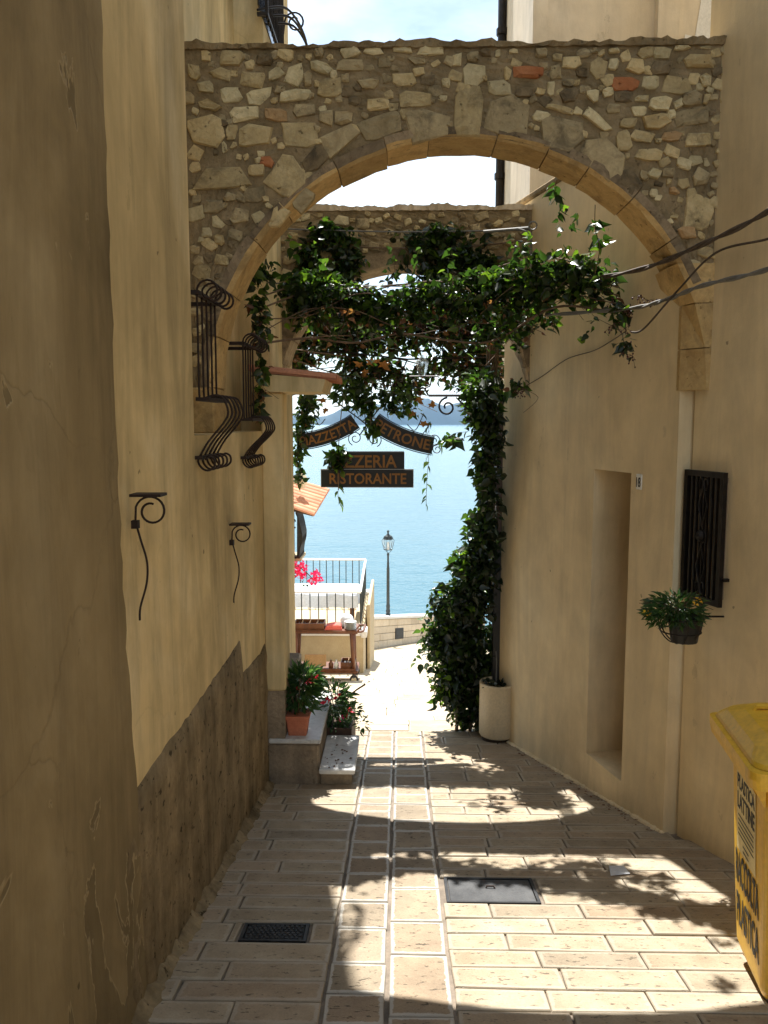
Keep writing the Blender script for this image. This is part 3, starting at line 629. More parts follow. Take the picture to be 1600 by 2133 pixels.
for zc, hh in ((-.43, .11), (-.75, .11)):
    for sg in (-1, 1):
        o_.tube([TG(.5, .008, zc+hh), TG(.5+sg*.11, .008, zc), TG(.5, .008, zc-hh)], .005, 5)
for zc in (-.32, -.59, -.86):
    for sg in (-1, 1):
        P_ = [TG(.5+sg*(.06+.05*math.cos(a)), .008, zc+.03*math.sin(a)) for a in [k*math.pi/6 for k in range(13)]]; o_.tube(P_, .005, 5)
o_.ball(TG(.5, .01, -.59), .03, 6); o_.build('ornament', M['iron'], gr)
# house number
pl = thing('house_number', 'small pale house number tile beside the door niche', 'house number', TR(.375, 0, -.35))
mb = MB(); mb.bbox(.335, .392, -.006, .002, -.392, -.302, .002, T=TR); mb.build('tile', M['ceramic'], pl)
def letters(mbx, txt, fn, mi=0):
    v, f = TXT[txt]; mbx.add([fn(*p) for p in v], f, mi)
mb = MB(); letters(mb, '18', lambda u, v_, w__: TR(.388-u*.046, -.0065-w__*.001, -.378+v_*.058)); mb.build('digits', M['ink'], pl)
# rear house on the right, above the cream wall
RH = thing('plaster_house', 'pale upper storey rising behind the cream wall with a black downpipe', 'house', (2, 7.5, -2.7))
mb = MB(); mb.box(1.06, 7, 7.05, 8.75, -5, 7.5); mb.box(2.05, 2.22, 6.95, 7.05, 1.0, 7.5); mb.box(1.06, 1.18, 6.99, 7.05, 1.0, 7.5); mb.build('wall', M['plasterF'], RH)
mb = MB(); mb.box(.98, 7, 6.9, 8.9, 7.5, 7.6); mb.build('roof', M['tile'], RH)
mb = MB(); mb.prism([(2.26, 2.7), (2.75, 2.7), (2.75, 3.9), (2.58, 3.72), (2.52, 3.45), (2.42, 3.4), (2.38, 3.1), (2.3, 3.12)], 0, 1, T=lambda x, z, y: (x, 7.044+.004*y, z)); mb.build('white_patch', M['white'], RH, label='ragged patch of white undercoat')
mb = MB(); mb.tube([(1.015, 8.72, -2), (1.015, 8.72, 7.4)], .045, 10); pp = mb.build('downpipe', M['iron'], RH, smooth=True)
for zc in (1.7, 2.5, 3.9, 5.2):
    mb = MB(); mb.lathe([(.047, -.03), (.058, -.03), (.058, .03), (.047, .03)], (1.015, 8.72, zc), 10); mb.build('joint_collar', M['iron'], pp)

# ============================================================ arches
def stone_mesh(w_, h_, ang, proud, seed):
    R = random.Random(seed); n = R.choice((5, 6, 6, 7, 8)); pts = []; q = R.random()*6
    for k in range(n):
        a = 2*math.pi*(k+R.uniform(-.34, .34))/n+q; c, s_ = math.cos(a), math.sin(a); e = .55
        rr = R.uniform(.78, 1.14)
        pts.append((w_/2*rr*math.copysign(abs(c)**e, c), h_/2*rr*math.copysign(abs(s_)**e, s_)))
    ca, sa = math.cos(ang), math.sin(ang); pts = [(x*ca-z*sa, x*sa+z*ca) for x, z in pts]
    v = []; f = []
    for sc, y in ((1.0, .02), (1.0, -proud*.30), (.93, -proud*.80), (.60, -proud*1.05)):
        for x, z in pts: v.append((x*sc, y+R.uniform(-.3, .3)*proud*(y < 0), z*sc))
    v.append((0, -proud*1.08, 0)); c_ = 4*n
    for k in range(3):
        for j in range(n): f.append([k*n+j, k*n+(j+1) % n, k*n+n+(j+1) % n, k*n+n+j])
    for j in range(n): f.append([3*n+j, 3*n+(j+1) % n, c_])
    me = bpy.data.meshes.new('stone'); me.from_pydata(v, [], f); return me
class Arch:
    def __init__(s, cx, cz, a, b, ring, x0, x1, z0, zt, y0, y1): s.__dict__.update(locals())
    def pt(s, th, r=0): return (s.cx+(s.a+r)*math.cos(th), s.cz+(s.b+r)*math.sin(th))
    def inside(s, x, z, r): return ((x-s.cx)/(s.a+r))**2+((z-s.cz)/(s.b+r))**2 < 1 and z > s.cz or (z <= s.cz and abs(x-s.cx) < s.a+r)
    def core(s, name, mat, parent, rough=.006):
        mb = MB(); nt_, nr = 100, 26; grid = {}
        R = random.Random(5)
        for side in (0, 1):
            for i in range(nt_+1):
                th = math.pi*i/nt_; px, pz = s.pt(th, .012); dx, dz = math.cos(th), math.sin(th)
                tt = []
                if dx > 1e-6: tt.append((s.x1-px)/dx)
                if dx < -1e-6: tt.append((s.x0-px)/dx)
                if dz > 1e-6: tt.append((s.zt-pz)/dz)
                L = max(.0, min(tt))
                for j in range(nr+1):
                    t = L*j/nr; zj = pz+dz*t
                    if j == nr and dz > .3: zj += 0
                    d_ = R.uniform(-rough, rough) if 0 < j < nr else 0
                    grid[side, i, j] = len(mb.v); mb.v.append((px+dx*t, (s.y0+d_) if side == 0 else s.y1-d_, zj))
        for i in range(nt_):
            for j in range(nr):
                a, b, c, d = grid[0, i, j], grid[0, i+1, j], grid[0, i+1, j+1], grid[0, i, j+1]; mb.f.append([a, d, c, b]); mb.m.append(0)
                a, b, c, d = grid[1, i, j], grid[1, i+1, j], grid[1, i+1, j+1], grid[1, i, j+1]; mb.f.append([a, b, c, d]); mb.m.append(0)
            for j in (0, nr):
                q = [grid[0, i, j], grid[0, i+1, j], grid[1, i+1, j], grid[1, i, j]]; mb.f.append(q if j == 0 else q[::-1]); mb.m.append(0)
        # corner wedges are covered by a cap box along the top
        for i in (0, nt_):
            for j in range(nr): mb.f.append([grid[0, i, j], grid[0, i, j+1], grid[1, i, j+1], grid[1, i, j]]); mb.m.append(0)
        for xx, i_ in ((s.x1, 1), (s.x0, -1)):
            th = math.atan2(s.zt-s.cz, xx-s.cx); k = th/math.pi*nt_; i0 = int(math.floor(k)); i1 = i0+1
            for side, yy in ((0, s.y0), (1, s.y1)):
                a = mb.v[grid[side, i0, nr]]; b = mb.v[grid[side, i1, nr]]; n = len(mb.v); mb.v += [a, b, (xx, yy, s.zt)]; mb.f.append([n, n+2, n+1] if side == 0 else [n, n+1, n+2]); mb.m.append(0)
        return mb.build(name, mat, parent)
    def voussoirs(s, n, mat, parent, jit, yf, yb, legs=True):
        R = random.Random(3); k = [math.pi*(i+(R.uniform(-.16, .16) if 0 < i < n else 0))/n for i in range(n+1)]
        for i in range(n):
            a0, a1 = k[i]+.0022, k[i+1]-.0022; ro = s.ring*R.uniform(.82, 1.22); dy = R.uniform(0, jit); ri = R.uniform(-.006, .006); ch = R.uniform(.014, .026)
            sec = [(ri+ch, yf-dy), (ri, yf-dy+ch), (ri, yb-ch), (ri+ch, yb), (ro, yb), (ro, yf-dy)]; mb = MB(); m_ = 5
            for j in range(m_):
                th = a0+(a1-a0)*j/(m_-1)
                for r, y in sec: x, z = s.pt(th, r+R.uniform(-.003, .003)); mb.v.append((x, y+R.uniform(-.002, .002), z))
            for j in range(m_-1):
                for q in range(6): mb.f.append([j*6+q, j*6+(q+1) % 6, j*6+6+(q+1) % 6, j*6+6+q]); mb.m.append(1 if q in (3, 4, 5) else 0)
            mb.f += [list(range(5, -1, -1)), list(range((m_-1)*6, m_*6))]; mb.m += [0, 0]
            mb.build('voussoir', [mat, M['vousf']], parent)
A1 = Arch(.305, .178, 1.283, 1.24, .055, -1.12, 1.66, .178, 1.866, 4.30, 4.59)
a1 = thing('stone_arch', 'bare rubble stone arch of patched pale stones and bricks with a tan block soffit', 'arch', (.3, 4.43, .17), 'stone arches spanning the alley')
A1.core('mortar_core', M['mortar'], a1)
A1.voussoirs(15, M['vous'], a1, .012, 4.294, 4.600)
# left foot of the arch runs down to the ledge, right foot dies into the wall
mb = MB(); mb.bbox(-1.10, -.975, 4.29, 4.57, -.062, .18, .01); mb.build('springer', M['vous'], a1)
def foot_x(z): return A1.cx+A1.a*math.sqrt(max(0, 1-((max(z, A1.cz)-A1.cz)/A1.b)**2))
for z0, z1 in ((.165, .375), (.38, .60), (.605, .80)):
    mb = MB()
    for z in (z0, z1):
        xf = foot_x(z)-.008; xb = min(xf-.012, 1.474)
        mb.v += [(p[0], p[1], z) for p in ((xf+.03, 4.286), (xf, 4.292), (xb, 4.400), (xb, 4.62), (1.72, 4.62), (1.72, 4.286))]
    mb.f = [[5, 4, 3, 2, 1, 0], [6, 7, 8, 9, 10, 11]]+[[q, (q+1) % 6, 6+(q+1) % 6, 6+q] for q in range(6)]; mb.m = [0]*8
    mb.build('springer', M['vous'], a1)
mb = MB()
xs_ = [-1.12+2.78*k/110 for k in range(111)]
for k, x in enumerate(xs_):
    zz = 1.874+.008*math.sin(x*5+1)+.006*math.sin(x*17)+.004*math.sin(x*43+2)+random.uniform(-.004, .004)
    for y_, z_ in ((4.28, 1.85), (4.275, zz), (4.58, zz+.006), (4.58, 1.855)): mb.v.append((x, y_+random.uniform(-.008, .008), z_+random.uniform(-.003, .003)))
for k in range(110):
    for q in range(4): mb.f.append([k*4+q, k*4+(q+1) % 4, k*4+4+(q+1) % 4, k*4+4+q]); mb.m.append(0)
mb.build('coping', M['mortar'], a1)
placed = []
for k, tk in enumerate((RING_STONES+' '+STONES).split()):
    x, z, w_, h_, r, c = tk.split(','); x, z, w_, h_ = [float(q)/1000*1.036 for q in (x, z, w_, h_)]
    big_ = k < len(RING_STONES.split())
    if (not big_ and A1.inside(x, z, A1.ring+h_*.35)) or z > 1.845 or x < -1.10: continue
    if not big_ and any((x-a)**2+(z-b)**2 < (c_*.8)**2 for a, b, c_ in placed[:11]): continue
    me = stone_mesh(w_*1.14, h_*1.14, rad(float(r)), random.uniform(.010, .022) if not big_ else .014, k); me.materials.append(ST[c])
    piece('stone', me, (x, 4.30, z), a1); placed.append((x, z, max(w_, h_)/2))
random.seed(23); cnt = 0
for tries in range(9000):     # small fill stones in the gaps
    if cnt > 160: break
    x, z = random.uniform(-1.07, 1.62), random.uniform(.3, 1.83); r = random.choice((.016, .022, .03, .042))
    if A1.inside(x, z, A1.ring+r*.6): continue
    if any((x-a)**2+(z-b)**2 < (r+c*.74)**2 for a, b, c in placed): continue
    me = stone_mesh(r*2*random.uniform(1, 1.5), r*2, random.uniform(-.5, .5), random.uniform(.006, .013), 900+cnt); me.materials.append(ST[random.choice('ggdtttl')])
    piece('stone', me, (x, 4.30, z), a1); placed.append((x, z, r)); cnt += 1
# far arch
A2 = Arch(.03, .20, .93, .95, .14, -.98, 1.06, .2, 1.575, 6.30, 6.56)
a2 = thing('stone_arch', 'rubble stone arch draped with clumps of creeper and topped by a pale coping', 'arch', (.03, 6.4, .2), 'stone arches spanning the alley')
A2.core('mortar_core', M['mortar'], a2)
A2.voussoirs(13, M['vous2'], a2, .01, 6.29, 6.57)
mb = MB(); n_ = 90
for k in range(n_+1):
    x = -.98+2.02*k/n_; zz = 1.602+.008*math.sin(x*7)+.006*math.sin(x*23+1)+random.uniform(-.006, .006)
    for y_, z_ in ((6.285, 1.565), (6.28, zz), (6.58, zz+.004), (6.575, 1.565)): mb.v.append((x, y_+random.uniform(-.008, .008), z_+random.uniform(-.003, .003)))
for k in range(n_):
    for q in range(4): mb.f.append([k*4+q, k*4+(q+1) % 4, k*4+4+(q+1) % 4, k*4+4+q]); mb.m.append(0)
mb.build('coping', M['seastone'], a2)
placed = []; cnt = 0
for tries in range(9000):
    if cnt > 110: break
    x, z = random.uniform(-.93, 1.0), random.uniform(.3, 1.55); r = random.choice((.05, .045, .035, .03, .025, .02))*random.uniform(.9, 1.1)
    if z+r > 1.57 or A2.inside(x, z, A2.ring+r*.6): continue
    if any((x-a)**2+(z-b)**2 < (r+c+.002)**2 for a, b, c in placed): continue
    me = stone_mesh(r*2.3*random.uniform(1, 1.35), r*1.9, random.uniform(-.3, .3), random.uniform(.008, .02), 2000+cnt); me.materials.append(ST[random.choice('ttglgtgd')])
    piece('stone', me, (x, 6.30, z), a2); placed.append((x, z, r*1.1)); cnt += 1
BLOBS = {
    'garland': '-0.87,5.20,0.95,0.086,0.098,25 -0.88,5.15,0.76,0.061,0.151,22 -0.85,5.10,0.54,0.060,0.135,18 -0.86,5.10,0.31,0.039,0.126,11 -0.88,5.10,0.11,0.033,0.105,8 -0.69,5.60,0.83,0.148,0.191,94 -0.57,5.50,0.88,0.194,0.116,75 -0.43,5.60,0.81,0.214,0.158,121 -0.24,5.60,0.76,0.204,0.148,108 -0.05,5.60,0.76,0.214,0.119,77 0.14,5.50,0.80,0.210,0.129,86 0.33,5.50,0.81,0.201,0.149,99 0.51,5.40,0.84,0.175,0.159,92 0.68,5.30,0.85,0.171,0.162,96 0.85,5.20,0.87,0.168,0.168,97 1.01,5.10,0.88,0.150,0.165,82 1.11,5.00,0.85,0.124,0.162,61 1.20,4.90,0.80,0.086,0.130,25 1.27,4.80,0.64,0.056,0.056,7 0.59,5.50,0.62,0.146,0.146,39 0.76,5.50,0.66,0.146,0.146,45 0.90,5.40,0.69,0.127,0.111,25 0.80,5.60,0.25,0.059,0.066,8',
    'low': '-0.82,7.30,0.94,0.193,0.150,80 -0.57,7.30,0.89,0.236,0.150,88 -0.27,7.30,0.91,0.236,0.129,68 0.02,7.30,0.91,0.236,0.129,60 0.32,7.30,0.93,0.236,0.129,64 0.59,7.30,0.93,0.193,0.150,73 -0.76,7.30,0.75,0.206,0.236,107 -0.48,7.30,0.69,0.249,0.193,99 -0.23,7.30,0.73,0.236,0.163,65 0.02,7.30,0.75,0.236,0.155,61 0.28,7.30,0.79,0.236,0.163,70 0.53,7.30,0.75,0.193,0.193,78 0.76,7.30,0.79,0.172,0.236,106 -0.91,7.30,0.58,0.129,0.258,100 -0.40,7.30,0.42,0.193,0.150,57 -0.15,7.30,0.44,0.163,0.150,52 0.07,7.30,0.33,0.172,0.150,51 0.30,7.30,0.48,0.172,0.120,33 0.53,7.30,0.46,0.155,0.193,55 0.76,7.30,0.46,0.155,0.236,96',
    'sign': '-0.48,7.15,0.32,0.118,0.151,31 -0.31,7.15,0.20,0.189,0.135,47 -0.02,7.15,0.20,0.189,0.109,36 -0.26,7.15,-0.03,0.055,0.118,14 0.04,7.15,0.10,0.151,0.067,16 -0.55,7.15,-0.32,0.084,0.143,35 -0.81,7.15,0.14,0.101,0.210,59 -0.89,7.15,-0.11,0.067,0.189,26 -0.91,7.15,-0.30,0.042,0.093,8 -0.88,7.15,-0.47,0.029,0.093,6',
    'ivy': '0.63,6.50,0.18,0.145,0.210,72 0.68,6.55,-0.08,0.108,0.212,52 0.67,6.60,-0.35,0.085,0.194,36 0.70,6.65,-0.63,0.078,0.196,33 0.66,6.75,-0.92,0.127,0.218,62 0.61,6.85,-1.22,0.193,0.222,106 0.53,6.90,-1.54,0.268,0.203,141 0.51,6.95,-1.87,0.319,0.225,185 0.56,7.00,-2.21,0.296,0.226,165 0.39,7.00,-1.89,0.140,0.165,40 0.41,7.00,-2.32,0.107,0.165,31 0.67,7.00,-2.50,0.185,0.185,81 0.49,6.95,-2.54,0.065,0.102,13 0.35,6.20,-0.13,0.058,0.044,6',
    'clump': '-0.57,6.22,1.41,0.117,0.066,21 -0.46,6.22,1.34,0.154,0.088,35 -0.36,6.22,1.20,0.102,0.088,22 -0.52,6.22,1.11,0.227,0.080,44 -0.68,6.22,1.20,0.088,0.110,21 0.30,6.22,1.40,0.190,0.066,36 0.21,6.22,1.32,0.154,0.088,35 0.41,6.22,1.26,0.146,0.095,36 0.53,6.22,1.20,0.165,0.073,32 0.25,6.22,1.14,0.128,0.080,25 0.21,6.20,1.06,0.109,0.058,14 0.62,6.22,1.18,0.165,0.059,19',
    'sprig': '0.85,4.70,1.26,0.030,0.041,5 1.09,4.75,1.09,0.039,0.045,5 1.13,4.80,1.01,0.023,0.062,4',
}
# ============================================================ foliage
LT = np.array([(0, 0, 0), (.10, .27, .06), (.42, .35, .08), (.78, .15, .0), (1.12, 0, -.16), (.78, -.15, .0), (.42, -.35, .08), (.10, -.27, .06), (.5, 0, -.03)])
LF = [(0, 8, 2, 1), (8, 4, 3, 2), (0, 7, 6, 8), (8, 6, 5, 4)]
def leaves_mesh(name, C, size, mat, parent=None, origin=(0, 0, 0), droop=.6, kind='stuff', tint=None, narrow=1.0, up=.35, seed=1):
    R = np.random.default_rng(seed); n = len(C); C = np.asarray(C, float)
    d = R.normal(size=(n, 3)); d[:, 2] = d[:, 2]*.5-droop; d /= np.linalg.norm(d, axis=1)[:, None]
    nn = R.normal(size=(n, 3))*.75; nn[:, 2] += up; nn[:, 1] += .15
    sd = np.cross(nn, d); sd /= np.linalg.norm(sd, axis=1)[:, None]+1e-9; nn = np.cross(d, sd)
    s_ = size*R.uniform(.45, 1.45, n); T = LT*np.array([1, narrow, 1])
    V = C[:, None, :]+s_[:, None, None]*(T[None, :, 0:1]*d[:, None, :]+T[None, :, 1:2]*sd[:, None, :]+T[None, :, 2:3]*nn[:, None, :]*R.uniform(.3, 2, n)[:, None, None])
    V = V.reshape(-1, 3)-np.array(origin); F = (np.arange(n)[:, None, None]*9+np.array(LF)[None]).reshape(-1, 4)
    me = bpy.data.meshes.new(name); me.from_pydata(V.tolist(), [], F.tolist()); me.materials.append(mat)
    tt = R.random(n)**1.3 if tint is None else np.asarray(tint)
    me.attributes.new('tint', 'FLOAT', 'POINT').data.foreach_set('value', np.repeat(tt, 9).astype(np.float32))
    me.polygons.foreach_set('use_smooth', [True]*len(me.polygons))
    o = bpy.data.objects.new(name, me); COL.objects.link(o)
    if parent is not None: o.parent = parent; ROOT_LOC[o.name] = ROOT_LOC[parent.name]
    else: o.location = origin; ROOT_LOC[o.name] = tuple(origin)
    if kind: o['kind'] = kind
    return o
def blob_points(key, k, ry, seed):
    R = np.random.default_rng(seed); P = []
    for tk in BLOBS[key].split():
        x, y, z, rx, rz, n = map(float, tk.split(',')); n = int(n*k)+1
        q = R.normal(size=(n, 3)); q /= np.linalg.norm(q, axis=1)[:, None]; q *= (R.random(n)**.45)[:, None]*1.08
        P.append(np.array([x, y, z])+q*np.array([rx, ry, rz]))
    return np.concatenate(P)
def ROOT(o): return ROOT_LOC[o.name]
def berries(name, P, parent, r=.007, n_each=9, seed=3):
    R = random.Random(seed); mb = MB()
    for c in P:
        for k in range(n_each):
            q = (c[0]+R.gauss(0, .018), c[1]+R.gauss(0, .018), c[2]-.02+R.gauss(0, .02)); mb.tube([c, ((c[0]+q[0])/2, (c[1]+q[1])/2, (c[2]+q[2])/2+.006), q], .0012, 3); mb.ball(q, r*R.uniform(.6, 1), 3)
    return mb.build(name, M['berry'], parent, kind='stuff')
# creeper strung across the alley
V1 = thing('creeper', 'dense green creeper garland strung across the alley between the two arches', 'creeper', (0, 5.5, .4), 'creepers')
P = blob_points('garland', 2.4, .065, 5); R = random.Random(8); S_ = []
for k in range(46):        # ragged strands hanging below and sprigs standing above
    c = P[R.randrange(len(P))]; up = k % 3 == 0; z = c[2]+(.08 if up else -.05); x, y_ = c[0], c[1]
    for j in range(R.randrange(5, 13)): x += R.gauss(0, .012); y_ += R.gauss(0, .01); z += (.022 if up else -.026); S_.append((x+R.gauss(0, .012), y_, z))
P = np.concatenate([P, np.array(S_)]); leaves_mesh('foliage', P, .053, M['leaf'], V1, ROOT(V1), seed=2)
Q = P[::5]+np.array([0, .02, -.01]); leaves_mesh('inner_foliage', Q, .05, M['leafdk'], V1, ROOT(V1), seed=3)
Pb = blob_points('garland', .32, .2, 15); Pb = Pb[(Pb[:, 2] < .75)]; leaves_mesh('dry_foliage', Pb, .045, M['leafbrown'], V1, ROOT(V1), seed=4)
mb = MB(); R = random.Random(4)
for k in range(5):
    z0 = .6+.08*k; y0 = 5.4+.03*(k % 5)
    mb.tube(smooth_path([(-.88, y0-.1, z0-.1), (-.6, y0+.06, z0+.10*R.uniform(-1, 1)), (-.3, y0+.1, z0+.1*R.uniform(-1, 1)), (0, y0+.1, z0+.1*R.uniform(-1, 1)), (.3, y0+.05, z0+.1*R.uniform(-1, 1)), (.6, y0, z0+.09*R.uniform(-1, 1)), (.95, y0-.25, z0+.1), (1.25, 4.8+.06*R.random(), .62+.05*k)], 7), R.uniform(.003, .008), 5)
for k in range(40):
    c = P[R.randrange(len(P))]; mb.tube(smooth_path([c, c+np.array([R.gauss(0, .08), R.gauss(0, .08), -.06]), c+np.array([R.gauss(0, .14), R.gauss(0, .1), -.16])], 4), .002, 4)
mb.build('stem', M['bark'], V1)
berries('berries', [tuple(p) for p in P[(P[:, 2] < .7)][::26]]+[(1.33, 4.7, .70), (1.30, 4.75, .63), (1.36, 4.6, .66), (1.25, 4.62, .42), (1.28, 4.6, .36), (.82, 5.65, .2), (.78, 5.62, .22), (1.22, 4.8, .55), (1.27, 4.72, .52)], V1)
mb = MB(); mb.tube(smooth_path([(1.22, 4.78, .55), (1.24, 4.7, .50), (1.245, 4.66, .45), (1.25, 4.62, .40)], 4), .003, 4); mb.build('hanging_stem', M['bark'], V1)
leaves_mesh('dry_cluster', [(1.25+random.gauss(0, .025), 4.62+random.gauss(0, .02), .42+random.gauss(0, .035)) for _ in range(26)], .045, M['leafdk'], V1, ROOT(V1), seed=9)
V2 = thing('creeper', 'creeper clumps hanging on the wire in front of the draped arch', 'creeper', (0, 6.1, 1.1), 'creepers')
P2 = blob_points('clump', 3.0, .055, 6); S_ = []
for k in range(44):
    c = P2[R.randrange(len(P2))]; up = k % 4 == 0; x, y_, z = c[0], c[1], c[2]; dx = R.gauss(0, .014)
    for j in range(R.randrange(6, 16)): x += dx+R.gauss(0, .012); y_ += R.gauss(0, .004); z += (.016 if up else -.022); S_.append((x+R.gauss(0, .014), min(y_, 6.27), z))
S_ = np.array(S_); P2 = np.concatenate([P2, S_[S_[:, 2] < 1.52]]); leaves_mesh('foliage', P2, .05, M['leaf'], V2, ROOT(V2), seed=5)
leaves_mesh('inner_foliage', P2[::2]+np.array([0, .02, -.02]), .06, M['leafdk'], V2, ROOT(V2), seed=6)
mb = MB(); mb.tube(smooth_path([(-.75, 6.24, 1.36), (-.5, 6.24, 1.30), (0, 6.23, 1.28), (.4, 6.23, 1.28), (.9, 6.24, 1.33)], 6), .007, 5); mb.build('stem', M['bark'], V2)
V6 = thing('creeper', 'looser creeper curtain hanging beyond the draped arch above the sign', 'creeper', (0, 7.3, .5), 'creepers')
P6 = blob_points('low', 3.9, .12, 17); leaves_mesh('foliage', P6, .056, M['leaf'], V6, ROOT(V6), seed=25)
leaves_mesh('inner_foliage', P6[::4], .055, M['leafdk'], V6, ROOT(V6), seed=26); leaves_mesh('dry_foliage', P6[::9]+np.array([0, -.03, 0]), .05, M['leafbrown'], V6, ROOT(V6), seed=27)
mb = MB(); R = random.Random(6)
for k in range(6):
    z0 = .42+.09*k; mb.tube(smooth_path([(-.88, 6.9, z0), (-.4, 7.25, z0+.12*R.uniform(-1, 1)), (-.1, 7.3, z0+.12*R.uniform(-1, 1)), (.2, 7.3, z0+.12*R.uniform(-1, 1)), (.5, 7.3, z0), (.95, 7.1, z0-.05)], 6), R.uniform(.003, .007), 5)
for k in range(60):
    c = P6[R.randrange(len(P6))]; mb.tube(smooth_path([c, c+np.array([R.gauss(0, .08), R.gauss(0, .05), -.08]), c+np.array([R.gauss(0, .14), R.gauss(0, .08), -.2])], 4), .0022, 4)
mb.build('stem', M['bark'], V6); berries('berries', [tuple(p) for p in P6[::16]], V6, .008)
V3 = thing('creeper', 'leafy creeper tangled round the wrought iron restaurant sign', 'creeper', (-.35, 7.15, 0), 'creepers')
P3 = blob_points('sign', 3.2, .06, 7); leaves_mesh('foliage', P3, .064, M['leaf'], V3, ROOT(V3), seed=7)
mb = MB()
for q in ([(-0.476, 7.14, 0.356), (-0.523, 7.14, 0.000), (-0.547, 7.14, -0.356), (-0.541, 7.14, -0.595)], [(-0.892, 7.14, 0.356), (-0.856, 7.14, 0.000), (-0.905, 7.14, -0.356), (-0.881, 7.14, -0.595)], [(-0.238, 7.14, 0.356), (-0.262, 7.14, 0.119), (-0.250, 7.14, -0.119)]): mb.tube(smooth_path(q, 5), .004, 5)
mb.build('stem', M['bark'], V3)
def single_leaf_meshes():
    out_ = []
    for k in range(4):
        sc = (1, .9, 1.1, .95)[k]; me = bpy.data.meshes.new('leaf'); me.from_pydata([(p[0]*.066*sc, p[1]*.066*(1+.1*k), p[2]*.066*(.6+k*.5)) for p in LT], [], [list(q) for q in LF]); me.materials.append(M['leaf'])
        me.attributes.new('tint', 'FLOAT', 'POINT').data.foreach_set('value', [(.2, .6, .9, .4)[k]]*9); out_.append(me)
    return out_
LM = single_leaf_meshes()
def tendril(pts, n, parent, seed):
    R = random.Random(seed); P = smooth_path(pts, 8); mb = MB(); mb.tube(P, .0022, 4); mb.build('tendril', M['bark'], parent)
    for k in range(n):
        c = P[int((len(P)-1)*(k+.5)/n)]
        piece('leaf', LM[R.randrange(4)], c, parent, (R.uniform(-.5, .5), R.uniform(.5, 1.3), R.choice((0, math.pi))+R.uniform(-.7, .7)))
tendril([(0.246, 7.14, 0.000), (0.251, 7.14, -0.246), (0.233, 7.14, -0.516), (0.227, 7.14, -0.736)], 16, V3, 1)
tendril([(-0.541, 7.14, -0.536), (-0.547, 7.14, -0.655), (-0.523, 7.14, -0.738)], 7, V3, 2)
tendril([(-0.881, 7.14, -0.297), (-0.874, 7.14, -0.452), (-0.869, 7.14, -0.559)], 7, V3, 3)
tendril([(.55, 6.7, -.08), (.45, 6.9, -.1), (.385, 7.05, -.16), (.335, 7.1, -.215)], 8, V3, 4)
V4 = thing('creeper', 'dark ivy column climbing the wall corner above the cream planter', 'creeper', (.65, 6.95, -2.7), 'creepers')
P4 = blob_points('ivy', 4.6, .20, 8); S_ = []
for k in range(60):
    c = P4[R.randrange(len(P4))]; x, y_, z = c; dx = -abs(R.gauss(0, .006))
    for j in range(R.randrange(5, 12)): x += dx+R.gauss(0, .01); z -= .03; S_.append((x, y_+R.gauss(0, .02), z))
P4 = np.concatenate([P4, np.array(S_)]); P4 = P4[P4[:, 2] > -2.68]; P4 = P4[~((P4[:, 0] > .80) & (P4[:, 1] < 6.75))]
leaves_mesh('foliage', P4, .057, M['leaf'], V4, ROOT(V4), seed=8); leaves_mesh('inner_foliage', P4[::2]*np.array([1, 1, 1])+np.array([.05, -.03, 0]), .07, M['leafdk'], V4, ROOT(V4), seed=10)
mb = MB()
for k in range(5): mb.tube(smooth_path([(.74-.06*k, 6.95, -2.72), (.70-.04*k, 6.95, -2.0), (.72-.02*k, 6.9, -1.0), (.72, 6.75, 0), (.68+.02*k, 6.5, .5), (.65, 6.0, .75)], 6), [.016-.0003*i for i in range(31)], 6)
mb.build('stem', M['bark'], V4)
leaves_mesh('dry_tip', [(.37+random.gauss(0, .03), 7.0+random.gauss(0, .03), -2.33+random.gauss(0, .05)) for _ in range(16)], .05, M['leafbrown'], V4, ROOT(V4), seed=12)
V5 = thing('creeper', 'bright green creeper sprig hanging below the bare arch soffit', 'creeper', (1.1, 4.75, 1), 'creepers')
leaves_mesh('foliage', blob_points('sprig', 2.2, .04, 9), .062, M['leaf'], V5, ROOT(V5), seed=11, tint=None)
mb = MB(); mb.tube(smooth_path([(.86, 4.7, 1.33), (.85, 4.7, 1.24)], 4), .002, 4); mb.tube(smooth_path([(1.08, 4.72, 1.2), (1.09, 4.75, 1.08), (1.13, 4.8, .98), (1.12, 4.85, .85)], 5), .0025, 4); mb.build('stem', M['bark'], V5)

# ============================================================ wires and cables
def cable(pts, r, mat, label, twist=0, name='cable'):
    mb = MB(); P = smooth_path(pts, 10)
    if twist:
        for s_ in range(2):
            Q = []
            for k, p in enumerate(P):
                a = k*twist+s_*math.pi; Q.append((p.x+math.cos(a)*r*.8, p.y, p.z+math.sin(a)*r*.8))
            mb.tube(Q, r, 6)
    else: mb.tube(P, r, 6)
    return tag(mb.build(name, mat, origin=tuple(pts[0]), smooth=True), label, 'cable', 'cables across the arch foot')
cable([(1.96, 3.0, 1.18), (1.72, 3.45, 1.02), (1.60, 3.75, .91), (1.44, 4.1, .845), (1.30, 4.6, .825), (1.0, 5.1, .84), (.5, 5.5, .83)], .008, M['cable'], 'brown twisted cable rising from the creeper to the beige house, topmost of three', .6)
cable([(1.96, 3.0, .84), (1.72, 3.45, .83), (1.62, 3.72, .80), (1.50, 4.02, .80), (1.40, 4.25, .66), (1.31, 4.5, .50), (1.27, 4.6, .49)], .0055, M['cable'], 'thin dark cable sagging in a bend below the arch foot')
cable([(1.96, 3.0, .80), (1.72, 3.45, .72), (1.61, 3.72, .665), (1.45, 4.05, .65), (1.38, 4.35, .63), (1.28, 4.75, .635), (.9, 5.2, .66)], .007, M['cablegrey'], 'grey twisted cable crossing the arch foot, lowest of three', .7)
